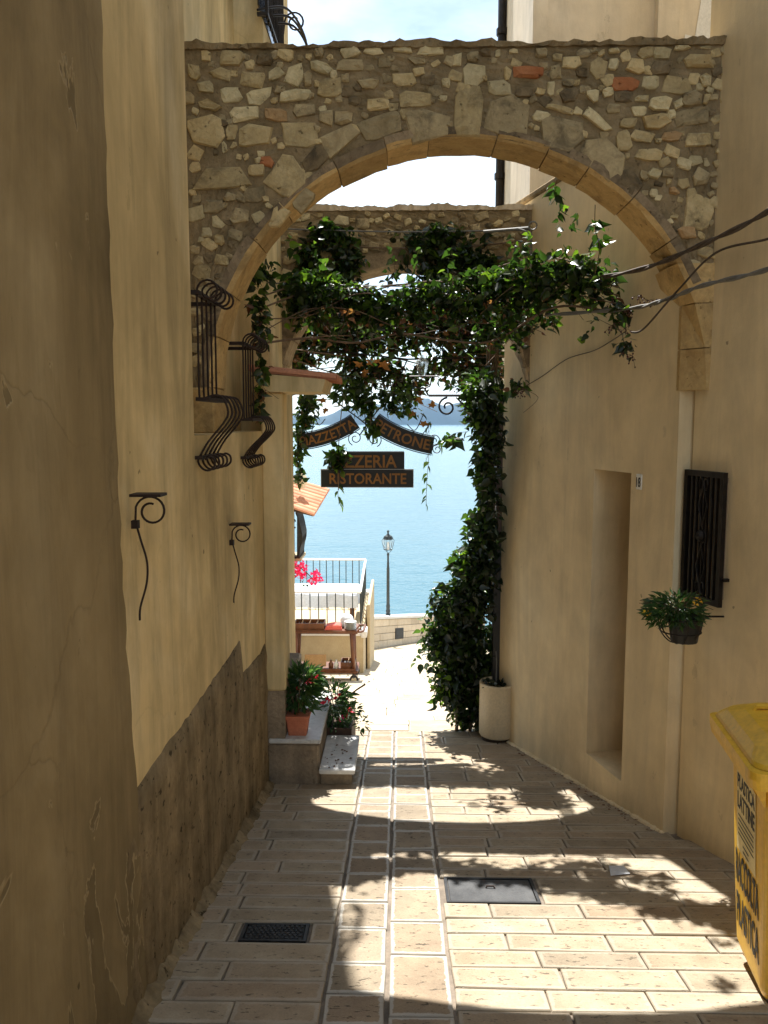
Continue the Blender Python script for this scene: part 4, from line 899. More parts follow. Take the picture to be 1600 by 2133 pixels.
cable([TR(.55, -.012, .53), TR(.9, -.01, .455), TR(1.3, -.012, .425), TR(1.7, -.01, .33), TR(2.0, -.012, .27)], .003, M['cable'], 'thin loose string along the cream wall under the creeper')
cable([(-.88, 6.2, 1.415), (0, 6.2, 1.39), (.95, 6.2, 1.40)], .005, M['cablegrey'], 'taut steel wire in front of the draped arch', name='steel_wire')
cable([(-.9, 5.62, .93), (.2, 5.6, .90), (1.15, 5.55, .92)], .004, M['cablegrey'], 'taut steel wire carrying the creeper garland', name='steel_wire')
mb = MB(); mb.tube([(.60, 6.14, 1.375), (.93, 6.14, 1.40)], .011, 6); mb.tube(smooth_path([(.85, 6.13, 1.39), (.92, 6.12, 1.36), (.945, 6.12, 1.30), (.95, 6.14, .9)], 5), .010, 6); mb.tube(spiral((.955, 6.12, 1.41), .03, .028, 0, 1, 12, (1, 0, 0), (0, 0, 1)), .006, 5)
tag(mb.build('cable_hook', M['cablegrey'], origin=(.95, 6.12, 1.39)), 'grey cable tensioner and wall hook beside the draped arch', 'wall hook')

# ============================================================ restaurant sign
SG = thing('restaurant_sign', 'wrought iron restaurant sign of dark boards with orange lettering hung over the alley', 'sign', (-.22, 7.17, 0))
Y = 7.17; KS = 7.17/6.0
def sgs(m_): m_.v = [(p[0]*KS, p[1], p[2]*KS) for p in m_.v]; return m_
def bez(p0, p1, p2, t): return tuple((1-t)**2*a+2*t*(1-t)*b+t*t*c for a, b, c in zip(p0, p1, p2))
def banner(txt, p0, p1, p2, h, u0, u1):
    def f(u, v_, w__):
        x, z = bez(p0, p1, p2, u); x2, z2 = bez(p0, p1, p2, u+.01); L = math.hypot(x2-x, z2-z); nx, nz = -(z2-z)/L, (x2-x)/L
        return (x+nx*v_*h, w__, z+nz*v_*h)
    mb = MB(); n = 16
    for k in range(n+1):
        for v_ in (-.5, .5):
            for y_ in (Y-.008, Y+.008): mb.v.append(f(k/n*.99, v_, y_))
    for k in range(n):
        a = k*4; b = a+4
        mb.f += [[a, b, b+2, a+2], [a+1, a+3, b+3, b+1], [a, a+1, b+1, b], [a+2, b+2, b+3, a+3]]; mb.m += [0]*4
    mb.f += [[0, 2, 3, 1], [n*4, n*4+1, n*4+3, n*4+2]]; mb.m += [0, 0]
    bn_ = sgs(mb).build('banner', M['board'], SG)
    mb = MB(); letters(mb, txt, lambda u, v_, w__: f(u0+(u1-u0)*u, (v_-.5)*.62, Y-.0085-.004*w__)); sgs(mb).build('lettering', M['gold'], bn_)
    mb = MB(); mb.tube([f(k/12*.99, -.56, Y) for k in range(13)], .004, 5); mb.tube([f(k/12*.99, .54, Y) for k in range(13)], .004, 5); sgs(mb).build('edge_rod', M['iron'], bn_)
banner('PIAZZETTA', (-.76, -.145), (-.52, -.13), (-.325, .005), .112, .05, .97)
banner('PETRONE', (-.195, .005), (-.02, -.13), (.245, -.175), .125, .06, .95)
mb = MB(); mb.bbox(-.53, .030, Y-.010, Y+.010, -.355, -.215, .006); b1 = sgs(mb).build('board', M['board'], SG)
mb = MB(); letters(mb, 'PIZZERIA', lambda u, v_, w__: (-.50+.475*u, Y-.0105-.004*w__, -.335+.092*v_)); sgs(mb).build('lettering', M['gold'], b1)
mb = MB(); mb.bbox(-.582, .094, Y-.026, Y-.010, -.478, -.349, .004); b1 = sgs(mb).build('board', M['board'], SG)
mb = MB(); mb.box(-.586, .098, Y-.0105, Y-.007, -.482, -.345); sgs(mb).build('pale_edge', M['white'], b1)
mb = MB(); letters(mb, 'RISTORANTE', lambda u, v_, w__: (-.52+.565*u, Y-.0265-.004*w__, -.455+.080*v_)); sgs(mb).build('lettering', M['gold'], b1)
mb = MB(); AX = ((1, 0, 0), (0, 0, 1))
mb.tube([(-.60, Y, .24), (-.30, Y, .02), (-.20, Y, -.06)], .005, 5); mb.tube([(-.30, Y, -.10), (-.20, Y, .04), (-.05, Y, .22), (.05, Y, .45)], .005, 5); mb.tube([(-.40, Y, .5), (-.26, Y, .06), (-.25, Y, -.1)], .004, 5)
for c, r0, a0, tn in (((-.19, -.13), .055, -1.2, 1.5), ((-.33, -.12), .055, 4.3, -1.5), ((-.44, .185), .045, 0, 1.6), ((.27, -.20), .04, 1, 1.4), ((.25, -.14), .045, 2, -1.4)):
    mb.tube(spiral((c[0], Y, c[1]), r0, r0*.25, a0, tn, 26, *AX), .0038, 5)
for a, b in (((-.62, .05), (-.70, -.05)), ((.08, -.06), (.22, .0)), ((.05, -.02), (.17, .06)), ((-.65, .1), (-.55, .02))):
    mb.tube(smooth_path([(a[0], Y, a[1]), ((a[0]+b[0])/2, Y, min(a[1], b[1])-.04), (b[0], Y, b[1])], 6), .0035, 5)
mb.tube([(-.80, 7.2, .5), (-.40, Y, .5), (.05, Y, .45), (.90, 7.2, .47)], .006, 6)
sgs(mb).build('iron_scrollwork', M['iron'], SG)
def metal_leaf(x, z, s_, a):
    n = 11; pts = []
    for k in range(n):
        an = 2*math.pi*k/n; r = s_*(1.0 if k == 0 else (.62 if k % 2 == 0 else .34)); pts.append((x+r*math.cos(an+a)*1.15, z+r*math.sin(an+a)*.8))
    mb = MB(); mb.v = [(p[0], Y-.02-.006*(k % 2), p[1]) for k, p in enumerate(pts)]+[(x, Y-.03, z)]+[(p[0], Y-.017, p[1]) for p in pts]
    mb.f = [[k, n, (k+1) % n][::-1] for k in range(n)]+[list(range(n+1, 2*n+1))]; mb.m = [0]*len(mb.f); sgs(mb).build('metal_leaf', M['leafmetal'], SG)
for x, z, s_, a in ((-.565, .155, .05, 3.2), (-.67, .105, .035, 2.6), (-.545, .085, .04, -1.8), (-.70, -.03, .04, 2.8), (.135, .16, .055, -1), (.23, .12, .05, 1.6), (.085, .06, .05, -2), (.17, -.015, .055, 0), (-.21, .43, .07, .4), (-.12, .41, .07, -.9), (-.30, .41, .05, 2.5), (-.255, .36, .045, -1.6)): metal_leaf(x, z, s_, a)
# lantern arm on the right
AR = thing('lantern_bracket', 'black iron arm with scroll and small pale lantern half buried in the creeper', 'bracket lamp', (.75, 6.6, .2))
mb = MB(); mb.tube([(.85, 6.78, .21), (.52, 6.5, .205), (.22, 6.5, .205)], .010, 6); mb.tube([(.74, 6.65, -.10), (.44, 6.5, .19)], .007, 6)
mb.tube(spiral((.37, 6.5, .115), .075, .018, math.pi/2, 1.35, 26, *AX), .008, 6); mb.build('arm', M['iron'], AR)
mb = MB(); mb.tube([(.22, 6.5, .205), (.19, 6.5, .26), (.17, 6.5, .27)], .007, 6)
for sg in (-1, 1): mb.tube(smooth_path([(.17, 6.5, .26), (.17+sg*.06, 6.5, .28), (.17+sg*.075, 6.5, .34), (.17+sg*.10, 6.5, .35)], 5), .006, 5)
mb.tube([(.07, 6.5, .355), (.30, 6.5, .355)], .006, 5); mb.build('lamp_holder', M['iron'], AR)
mb = MB(); mb.lathe([(.028, .0), (.05, .10), (.054, .104), (.02, .14), (.01, .16)], (.17, 6.5, .36), 6); mb.build('lantern', M['glass'], AR)
# candle brackets on the left wall
def candle(y, z, s_, label):
    t = thing('wall_bracket', label, 'wall bracket', (-.9, y, z)); x = -.882 if y < 3 else -.896
    mb = MB(); mb.strap([(x+.004, y-.008*s_, z), (x+.118*s_, y-.008*s_, z)], (0, 1, 0), .085*s_, .010*s_); mb.build('shelf', M['rust'], t)
    mb = MB(); c = (x+.068*s_, y, z-.062*s_)
    P_ = [(x+.012*s_, y, z-.47*s_), (x+.016*s_, y, z-.42*s_), (x+.042*s_, y, z-.33*s_), (x+.046*s_, y, z-.25*s_), (x+.026*s_, y, z-.17*s_), (x+.008*s_, y, z-.10*s_)]
    P_ = smooth_path(P_, 5)+spiral(c, .060*s_, .028*s_, math.pi, -1.3, 30, *AX)[1:]
    mb.tube(P_, .0042*s_**.5, 6); mb.build('scroll', M['rust'], t, smooth=True)
    mb = MB(); mb.box(x-.004, x+.02*s_, y-.012, y+.012, z-.125*s_, z-.095*s_); mb.build('wall_plate', M['rust'], t)
candle(2.66, -.238, .9, 'black scrolled iron bracket on the browner plaster coat edge')
candle(4.25, -.535, .9, 'black scrolled iron bracket below the bellied window cages')
# ============================================================ yellow wheelie bin
BN = thing('wheelie_bin', 'yellow plastic recycling bin with black lettering standing against the beige house', 'bin', (1.42, 2.75, floor_z(2.75)))
bx, by, bz = 1.46, 2.83, floor_z(2.75); ang = rad(-7)
def TB(x, y, z):
    z *= 1.03; c, s_ = math.cos(ang), math.sin(ang); return (bx+x*c-y*s_, by+x*s_+y*c, bz+z)
mb = MB(); lv = [(.02, .158, .172), (.05, .168, .186), (.30, .182, .204), (.70, .200, .226), (.845, .208, .236)]; n = 24; H = .845
def rrect(hx, hy, z, r=.045, n_=6):
    P = []
    for cx_, cy_, a in ((hx-r, hy-r, 0), (-hx+r, hy-r, 90), (-hx+r, -hy+r, 180), (hx-r, -hy+r, 270)):
        for k in range(n_): t = rad(a+90*k/(n_-1)); P.append((cx_+r*math.cos(t), cy_+r*math.sin(t), z))
    return P
def loft(rings, mbx, T, cap=True):
    m_ = len(rings[0]); v = sum(rings, []); f = []
    for i in range(len(rings)-1):
        for k in range(m_): f.append([i*m_+k, i*m_+(k+1) % m_, (i+1)*m_+(k+1) % m_, (i+1)*m_+k])
    if cap: f += [list(range(m_-1, -1, -1)), list(range((len(rings)-1)*m_, len(rings)*m_))]
    mbx.add([T(*p) for p in v], f)
loft([rrect(hx, hy, z) for z, hx, hy in lv], mb, TB); mb.build('body', M['yellow'], BN, smooth=False)
mb = MB(); loft([rrect(.243, .256, .80, .04), rrect(.272, .285, .812, .04), rrect(.278, .292, .845, .04), rrect(.278, .292, .872, .04), rrect(.262, .276, .876, .04)], mb, TB)
mb.build('rim', M['yellow'], BN)
for k in range(5):
    mb = MB(); mb.prism([(-.203, .72), (-.203, .80), (-.25, .80)], -.2+.1*k-.004, -.2+.1*k+.004, T=lambda x, z, y: TB(x, y, z)); mb.build('rim_rib', M['yellow'], BN)
mb = MB(); loft([rrect(.262, .276, .878, .05), rrect(.258, .272, .892, .06), rrect(.235, .25, .922, .09), rrect(.19, .2, .948, .10), rrect(.11, .12, .958, .08)], mb, TB); ld = mb.build('lid', M['yellow'], BN)
mb = MB(); mb.tube([TB(-.17, .10, .93), TB(-.155, .10, .965), TB(.155, .10, .965), TB(.17, .10, .93)], .010, 6); mb.build('handle', M['yellow'], ld)
for sg in (-1, 1):
    mb = MB(); mb.tube([TB(.19, sg*.15, .09), TB(.19, sg*.20, .09)], .09, 16); mb.build('wheel', M['ink'], BN)
def side_x(z):    # outward half-width of the left side at height z
    for (a, xa, _), (b, xb, _) in zip(lv[:-1], lv[1:]):
        if a <= z <= b: return xa+(xb-xa)*(z-a)/(b-a)
    return lv[-1][1]
def TS(u, v_, d): return TB(-side_x(v_)-d, u, v_)      # on the alley-side face: u along it, v height
mb = MB()
for z0, z1 in ((.42, .53), (.53, .64), (.64, .75)): mb.add([TS(.13, z0, .002), TS(-.10, z0, .002), TS(-.10, z1, .002), TS(.13, z1, .002)], [[0, 1, 2, 3]])
lb = mb.build('label', M['sticker'], BN)
mb = MB()
for tx, z0, h_ in (('PLASTICA', .655, .055), ('LATTINE', .58, .06)): letters(mb, tx, lambda u, v_, w__: TS(.118-.206*u, z0+h_*v_, .0025+.001*w__))
for k in range(5): z0 = .552-.018*k; mb.add([TS(.11, z0, .003), TS(-.08+.01*(k % 2), z0, .003), TS(-.08, z0+.006, .003), TS(.11, z0+.006, .003)], [[0, 1, 2, 3]])
for k in range(2): z0 = .455-.02*k; mb.add([TS(.05, z0, .003), TS(-.02, z0, .003), TS(-.02, z0+.006, .003), TS(.05, z0+.006, .003)], [[0, 1, 2, 3]])
mb.build('small_print', M['ink'], lb)
mb = MB(); letters(mb, 'RACCOLTA', lambda u, v_, w__: TS(.145-.28*u, .285+.125*v_, .002+.001*w__)); letters(mb, 'PLASTICA', lambda u, v_, w__: TS(.135-.27*u, .125+.125*v_, .002+.001*w__)); mb.build('lettering', M['ink'], BN)
def front_y(z):
    for (a, _, xa), (b, _, xb) in zip(lv[:-1], lv[1:]):
        if a <= z <= b: return xa+(xb-xa)*(z-a)/(b-a)
    return lv[-1][2]
def TF(u, v_, d): return TB(u, -front_y(v_)-d, v_)
for nm, mt_, rr in (('round_sticker', M['stred'], .115), ('sticker_centre', M['ceramic'], .078)):
    mb = MB(); mb.add([TF(-.02+rr*math.cos(2*math.pi*k/20), .335+rr*math.sin(2*math.pi*k/20), .003 if rr > .1 else .0045) for k in range(20)], [list(range(20))]); mb.build(nm, mt_, BN)

# ============================================================ planters and pots
PL = thing('planter', 'tall cream half-round planter standing under the ivy column', 'planter', (.80, 6.60, floor_z(6.6)))
zb = floor_z(6.55)+.03; mb = MB(); pc = (.825, 6.66); pr = .155
mb.lathe([(pr*.96, 0), (pr*1.0, .012), (pr*1.01, .2), (pr*1.0, .435), (pr*1.01, .45), (pr*.93, .455), (pr*.92, .36)], (pc[0], pc[1], zb), 40); mb.build('pot', M['potcream'], PL, smooth=True)
mb = MB(); mb.lathe([(pr*.915, .38), (pr*.6, .395), (.02, .40)], (pc[0], pc[1], zb), 20); mb.build('soil', M['soil'], PL)
mb = MB(); mb.lathe([(pr*.85, -.09), (pr*.85, 0)], (pc[0], pc[1], zb), 20); mb.build('base', M['soil'], PL)
leaves_mesh('foliage', [(pc[0]+random.gauss(0, .07), pc[1]+random.gauss(0, .06), zb+.42+abs(random.gauss(0, .03))) for _ in range(70)], .04, M['leafdk'], PL, ROOT(PL), droop=-.2, seed=21)
mb = MB(); mb.tube([(.80, 6.62, zb+.4), (.805, 6.63, zb+.62), (.80, 6.64, zb+.72)], .004, 5); mb.build('stake', M['cablegrey'], PL)
mb = MB(); mb.box(.80, .862, 6.79, 6.85, -1.02, .20); tag(mb.build('metal_post', M['brownpaint'], origin=(.83, 6.8, -1.02)), 'brown painted metal box post on the corner of the cream wall', 'post')
mb = MB(); mb.box(.79, .872, 6.78, 6.90, -2.9, -1.022); tag(mb.build('gate_leaf', M['ink'], origin=(.83, 6.8, -2.8)), 'black open gate leaf seen edge on behind the cream planter', 'gate')

def bush(parent, c, r, n, size, mat, seed, narrow=.55, droop=.1):
    R = np.random.default_rng(seed); q = R.normal(size=(n, 3)); q /= np.linalg.norm(q, axis=1)[:, None]; q *= (R.random(n)**.4)[:, None]
    return leaves_mesh('foliage', np.array(c)+q*np.array(r), size, mat, parent, ROOT(parent), droop=droop, narrow=narrow, seed=seed)
def flower(parent, c, r, mat, n=9, seed=0, name='flower'):
    R = np.random.default_rng(seed); q = R.normal(size=(n, 3))*r*.4
    return leaves_mesh(name, np.array(c)+q, r, mat, parent, ROOT(parent), droop=-.1, narrow=1.2, seed=seed, kind=None)
P1 = thing('potted_plant', 'leafy plant in a square terracotta pot on the upper marble step', 'potted plant', (-.70, 5.42, -2.132))
mb = MB(); TP = lambda x, y, z: (-.70+x, 5.42+y, -2.131+z)
loft([rrect(.062, .062, 0, .012), rrect(.077, .077, .115, .014), rrect(.084, .084, .117, .014), rrect(.086, .086, .142, .014), rrect(.076, .076, .143, .012)], mb, TP); mb.build('pot', M['terra'], P1)
mb = MB()
for k in range(6): mb.tube(smooth_path([(-.70, 5.42, -2.0), (-.70+.05*math.cos(k), 5.42+.05*math.sin(k), -1.88), (-.70+.10*math.cos(k), 5.42+.1*math.sin(k), -1.72)], 4), .004, 5)
mb.build('stem', M['bark'], P1)
bush(P1, (-.69, 5.46, -1.85), (.13, .125, .135), 470, .056, M['leafpot'], 31)
bush(P1, (-.67, 5.48, -1.77), (.115, .10, .085), 260, .058, M['leafpot'], 32, droop=-.3)
flower(P1, (-.58, 5.42, -1.75), .022, M['redfl'], 10, 1); flower(P1, (-.69, 5.36, -1.80), .02, M['redfl'], 8, 2); flower(P1, (-.625, 5.36, -1.755), .018, M['redfl'], 8, 3)
P2_ = thing('planter_box', 'brown wooden trough of flowering shrub behind the lower marble step', 'planter', (-.47, 5.98, floor_z(6)))
zf = floor_z(6.0)
for x0, x1, y0, y1 in ((-.60, -.36, 5.88, 5.90), (-.60, -.36, 6.40, 6.42), (-.60, -.58, 5.90, 6.40), (-.38, -.36, 5.90, 6.40)):
    mb = MB(); mb.bbox(x0, x1, y0, y1, zf-.02, zf+.28, .004); mb.build('side_board', M['wooddark'], P2_)
mb = MB(); mb.box(-.58, -.38, 5.90, 6.40, zf-.02, zf+.23); mb.build('soil', M['soil'], P2_)
mb = MB()
for k in range(7): mb.tube(smooth_path([(-.47, 6.1, zf+.2), (-.46+.06*math.cos(k*2), 6.05+.06*math.sin(k), zf+.45), (-.40+.14*math.cos(k*2), 6.0+.12*math.sin(k), zf+.58)], 4), .004, 5)
mb.build('stem', M['bark'], P2_)
bush(P2_, (-.50, 6.0, zf+.42), (.14, .16, .20), 420, .052, M['leafpot'], 33); bush(P2_, (-.36, 5.9, zf+.40), (.10, .10, .06), 60, .045, M['leafpot'], 34); bush(P2_, (-.29, 5.85, zf+.33), (.07, .07, .05), 34, .042, M['leafpot'], 35)
for k, q in enumerate(((-.46, 5.84, zf+.55), (-.43, 5.85, zf+.36), (-.54, 5.85, zf+.50), (-.38, 5.86, zf+.42))): flower(P2_, q, .024, M['redfl'] if k != 1 else M['pink'], 9, 10+k)
# hanging basket under the grille window
HB = thing('hanging_basket', 'dark trailing plant with yellow flowers in an iron basket under the grille', 'hanging plant', (1.43, 4.08, -1.1))
hc = (1.43, 4.10); mb = MB()
mb.lathe([(.065, -.125), (.085, 0), (.09, .005), (.08, .01)], (hc[0]+.02, hc[1], -.99), 16); mb.build('pot', M['ink'], HB)
mb = MB()
for zz, r_ in ((-.985, .115), (-1.06, .10)): mb.tube([(hc[0]+r_*math.cos(a), hc[1]+r_*math.sin(a), zz) for a in [2*math.pi*k/20 for k in range(21)]], .004, 5)
for k in range(8): a = 2*math.pi*k/8; mb.tube(smooth_path([(hc[0]+.115*math.cos(a), hc[1]+.115*math.sin(a), -.985), (hc[0]+.10*math.cos(a), hc[1]+.10*math.sin(a), -1.06), (hc[0]+.05*math.cos(a), hc[1]+.05*math.sin(a), -1.115), (hc[0], hc[1], -1.12)], 4), .0035, 5)
mb.tube([(hc[0]+.11, hc[1], -.985), (1.66, 4.1, -.985)], .005, 5); mb.build('basket', M['iron'], HB)
bush(HB, (hc[0]-.03, hc[1]-.02, -.945), (.15, .13, .085), 900, .03, M['leafpot'], 36, .5); bush(HB, (hc[0]-.10, hc[1]-.02, -.97), (.10, .08, .06), 260, .028, M['leafpot'], 37, .5)
mb = MB(); R = random.Random(9)
for k in range(26):
    a = R.random()*6.28; l = R.uniform(.10, .19); mb.tube([(hc[0], hc[1], -.96), (hc[0]-.03+l*.6*math.cos(a), hc[1]+l*.5*math.sin(a), -.92), (hc[0]-.03+l*math.cos(a), hc[1]+l*.8*math.sin(a), -.90+R.uniform(-.06, .04))], .0016, 4)
mb.build('twigs', M['bark'], HB)
for k, q in enumerate(((1.455, 3.97, -.885), (1.24, 4.05, -.955), (1.47, 3.98, -.87))): flower(HB, q, .013, M['yelfl'], 7, 40+k)

# ============================================================ terrace beyond the alley
TE = thing('terrace', 'raised restaurant terrace with cream parapet, white copings and thin dark railings', 'terrace', (-2, 14.5, -4.3))
zc = -3.48; X1 = -.60
mb = MB(); mb.box(-5, X1, 13.05, 13.25, -5.6, zc); mb.box(X1-.2, X1, 13.25, 16.25, -5.6, zc); mb.box(-5, X1, 16.25, 16.45, -6, zc); mb.build('parapet', M['cream'], TE)
mb = MB(); mb.box(-5, X1-.2, 13.25, 16.25, -5.6, zc-.22); mb.build('terrace_floor', M['cream'], TE)
mb = MB(); mb.bbox(-5, X1-.04, 13.0, 13.3, zc+.003, zc+.06, .006); mb.build('coping', M['white'], TE)
mb = MB(); mb.bbox(-5, X1+.05, 16.2, 16.5, zc+.003, zc+.06, .006); mb.build('coping', M['white'], TE)
mb = MB(); mb.bbox(X1-.035, X1+.06, 12.98, 13.32, zc-.02, zc+.085, .006); mb.build('pillar_cap', M['white'], TE)
mb = MB(); mb.bbox(X1+.02, X1+.075, 14.0, 16.3, -5, zc+.30, .01); mb.build('side_wall', M['cream'], TE)
zt = zc+.70
def rail(p0, p1, n, lab):
    mb = MB(); mb.tube([(p0[0], p0[1], zt), (p1[0], p1[1], zt)], .022, 4); rl = mb.build('top_rail', M['white'], TE)
    mb = MB(); mb.tube([(p0[0], p0[1], zc+.10), (p1[0], p1[1], zc+.10)], .010, 4); mb.build('bottom_rail', M['lampiron'], TE)
    for k in range(n+1):
        t = k/n; mb = MB(); x, y_ = p0[0]+(p1[0]-p0[0])*t, p0[1]+(p1[1]-p0[1])*t; mb.box(x-.008, x+.008, y_-.008, y_+.008, zc+.06, zt-.012); mb.build('baluster', M['lampiron'], TE)
rail((-.70, 16.35), (-3.1, 16.35), 18, ''); rail((-.64, 13.15), (-2.6, 13.15), 14, ''); rail((-.655, 13.2), (-.70, 16.3), 10, '')
# table with cloth on the terrace
TT = thing('terrace_table', 'terrace table under a pale cloth behind the railing', 'table', (-1.4, 14.4, zc-.22))
mb = MB(); zt_ = zc+.50; n = 40
ring_ = [(-2.1+1.35*k/12, 13.95) for k in range(13)]+[(-.76, 13.95+.9*k/8) for k in range(1, 9)]+[(-.76-1.34*k/12, 14.85) for k in range(1, 13)]+[(-2.1, 14.85-.9*k/8) for k in range(1, 8)]
m_ = len(ring_)
for lvl, (dz, o_) in enumerate(((0, 0), (-.03, .02), (-.24, .03))):
    for k, (x, y_) in enumerate(ring_):
        a = math.atan2(y_-14.4, (x+1.43)*.7); wv = .02*math.sin(k*1.3)*lvl; mb.v.append((x+(o_+wv)*math.cos(a), y_+(o_+wv)*math.sin(a), zt_+dz))
for i in range(2):
    for k in range(m_): mb.f.append([i*m_+k, i*m_+m_+k, i*m_+m_+(k+1) % m_, i*m_+(k+1) % m_]); mb.m.append(0)
mb.f.append(list(range(m_))); mb.m.append(0); mb.build('tablecloth', M['cloth'], TT)
for x, y_ in ((-2.0, 14.05), (-.86, 14.05), (-2.0, 14.75), (-.86, 14.75)): mb = MB(); mb.box(x-.02, x+.02, y_-.02, y_+.02, zc-.22, zt_-.01); mb.build('leg', M['wood'], TT)

# serving trolley
TRY = 11.95; zf = floor_z(TRY); TL = thing('serving_trolley', 'brown wooden two tier serving trolley parked before the terrace', 'trolley', (-1.2, TRY, zf))
xa, xb = -1.60, -.62; ya, yb = TRY-.24, TRY+.24; zT = zf+.80; zL = zf+.20
for nm, z0 in (('top_shelf', zT), ('lower_shelf', zL)):
    mb = MB(); mb.bbox(xa, xb, ya, yb, z0-.042, z0, .008); mb.build(nm, M['wood'], TL)
    mb = MB(); mb.box(xa+.03, xb-.03, ya-.006, ya+.004, z0, z0+.035 if nm == 'lower_shelf' else z0+.012); mb.build('shelf_rail', M['wood'], TL)
for x in (xa+.07, xb-.09):
    for y_ in (ya+.03, yb-.03):
        mb = MB(); mb.tube([(x+(.03 if x > -1 else -.03), y_, zf+.11), (x, y_, zT-.03)], [.024, .034], 10); lg = mb.build('leg', M['wood'], TL, smooth=True)
        wx = x+(.03 if x > -1 else -.03); mb = MB(); mb.tube([(wx, y_-.018, zf+.065), (wx, y_+.018, zf+.065)], .065, 18); wh = mb.build('caster', M['ink'], TL)
        mb = MB(); mb.tube([(wx, y_-.022, zf+.065), (wx, y_+.022, zf+.065)], .038, 14); mb.build('hub', M['potcream'], wh)
        mb = MB(); mb.box(wx-.012, wx+.012, y_-.026, y_+.026, zf+.09, zf+.15); mb.build('fork', M['steel'], wh)
mb = MB(); mb.tube(smooth_path([(xb-.02, ya+.03, zT-.015), (xb+.07, ya+.05, zT-.01), (xb+.10, TRY, zT+.02), (xb+.07, yb-.05, zT-.01), (xb-.02, yb-.03, zT-.015)], 6), .016, 8); mb.build('handle', M['wood'], TL, smooth=True)
mb = MB(); mb.tube([(xb-.02, ya+.02, zT-.02), (xb+.05, ya+.02, zT+.05), (xb+.02, ya+.02, zT+.075), (xb-.02, ya+.02, zT+.03)], .012, 6); mb.build('handle_bracket', M['wood'], TL)
def tray(name, label, x0, x1, y0, y1, z0, h, div, mat):
    t = thing(name, label, 'tray', ((x0+x1)/2, (y0+y1)/2, z0)); mb = MB(); w_ = .012
    mb.box(x0, x1, y0, y1, z0, z0+.01); mb.box(x0, x1, y0, y0+w_, z0+.01, z0+h); mb.box(x0, x1, y1-w_, y1, z0+.01, z0+h); mb.box(x0, x0+w_, y0+w_, y1-w_, z0+.01, z0+h); mb.box(x1-w_, x1, y0+w_, y1-w_, z0+.01, z0+h); mb.build('tray_box', mat, t)
    for k in range(1, div): xx = x0+(x1-x0)*k/div; mb = MB(); mb.box(xx-.004, xx+.004, y0+w_, y1-w_, z0+.01, z0+h-.004); mb.build('divider', M['woodpale'], t)
    mb = MB()
    for k in range(10): xx = random.uniform(x0+.03, x1-.03); mb.box(xx-.006, xx+.006, y0+.04, y1-.05, z0+h*.5+.002*k, z0+h*.5+.004+.002*k)
    mb.build('cutlery', M['steel'], t, kind='stuff')
tray('cutlery_tray', 'brown wooden cutlery tray with compartments on the trolley top', -1.57, -1.12, TRY-.18, TRY+.10, zT+.001, .10, 4, M['wood'])
def lump(name, label, cat, c, sx, sy, sz, mat, seed):
    R = random.Random(seed); mb = MB(); T_ = lambda x, y, z: (c[0]+x*sx*(1+.12*math.sin(9*y+seed)), c[1]+y*sy*(1+.1*math.sin(8*x)), c[2]+z*sz*(1+.25*math.sin(3.1*x+seed)))
    loft([rrect(.5, .5, 0, .12), rrect(.52, .53, .15, .14), rrect(.50, .51, .4, .14), rrect(.46, .47, .45, .12), rrect(.49, .50, .7, .14), rrect(.40, .42, 1, .16)], mb, T_); return tag(mb.build(name, mat, origin=c, smooth=True), label, cat)
lump('folded_napkins', 'pile of folded red napkins on the trolley top', 'napkins', (-.985, TRY-.08, zT+.001), .26, .22, .065, M['redcloth'], 1)
lump('folded_cloth', 'folded white cloth behind the plates on the trolley top', 'cloth', (-.80, TRY+.08, zT+.001), .22, .2, .14, M['cloth'], 2)
for k in range(9):
    mb = MB(); mb.lathe([(.055, 0), (.06, .003), (.088, .012), (.09, .014), (.06, .008)], (-.735, TRY-.12, zT+.002+.0135*k), 18); tag(mb.build('plate', M['ceramic'], origin=(-.735, TRY-.12, zT+.002+.0135*k), smooth=False), ('lowest', 'second lowest', 'third lowest', 'fourth from the bottom', 'middle', 'fourth from the top', 'third highest', 'second highest', 'topmost')[k]+' white plate in the stack on the trolley top', 'plate', 'stacked plates')
mb = MB(); mb.bbox(-.16, .16, -.012, .012, 0, .17, .006, T=lambda x, y, z: (-1.26+x, TRY-.13+y+z*.25, zL+.036+z)); tag(mb.build('cutting_board', M['woodpale'], origin=(-1.26, TRY-.13, zL)), 'pale wooden board leaning on the lower trolley shelf', 'board')
tray('wooden_box', 'small brown wooden box on the lower trolley shelf', -.88, -.66, TRY-.18, TRY+.08, zL+.001, .11, 2, M['wood'])
for k, (x, h) in enumerate(((-1.50, .15), (-1.03, .12), (-.95, .12))):
    mb = MB(); mb.lathe([(.032, 0), (.036, .01), (.036, h*.6), (.016, h*.8), (.014, h), (.018, h+.005)], (x, TRY-.1, zL+.001), 12); tag(mb.build('jar', M['ceramic'] if k != 1 else M['wood'], origin=(x, TRY-.1, zL), smooth=True), ('white bottle at the end of the lower trolley shelf', 'brown cruet beside the leaning board', 'small white jar beside the wooden box')[k], 'jar')

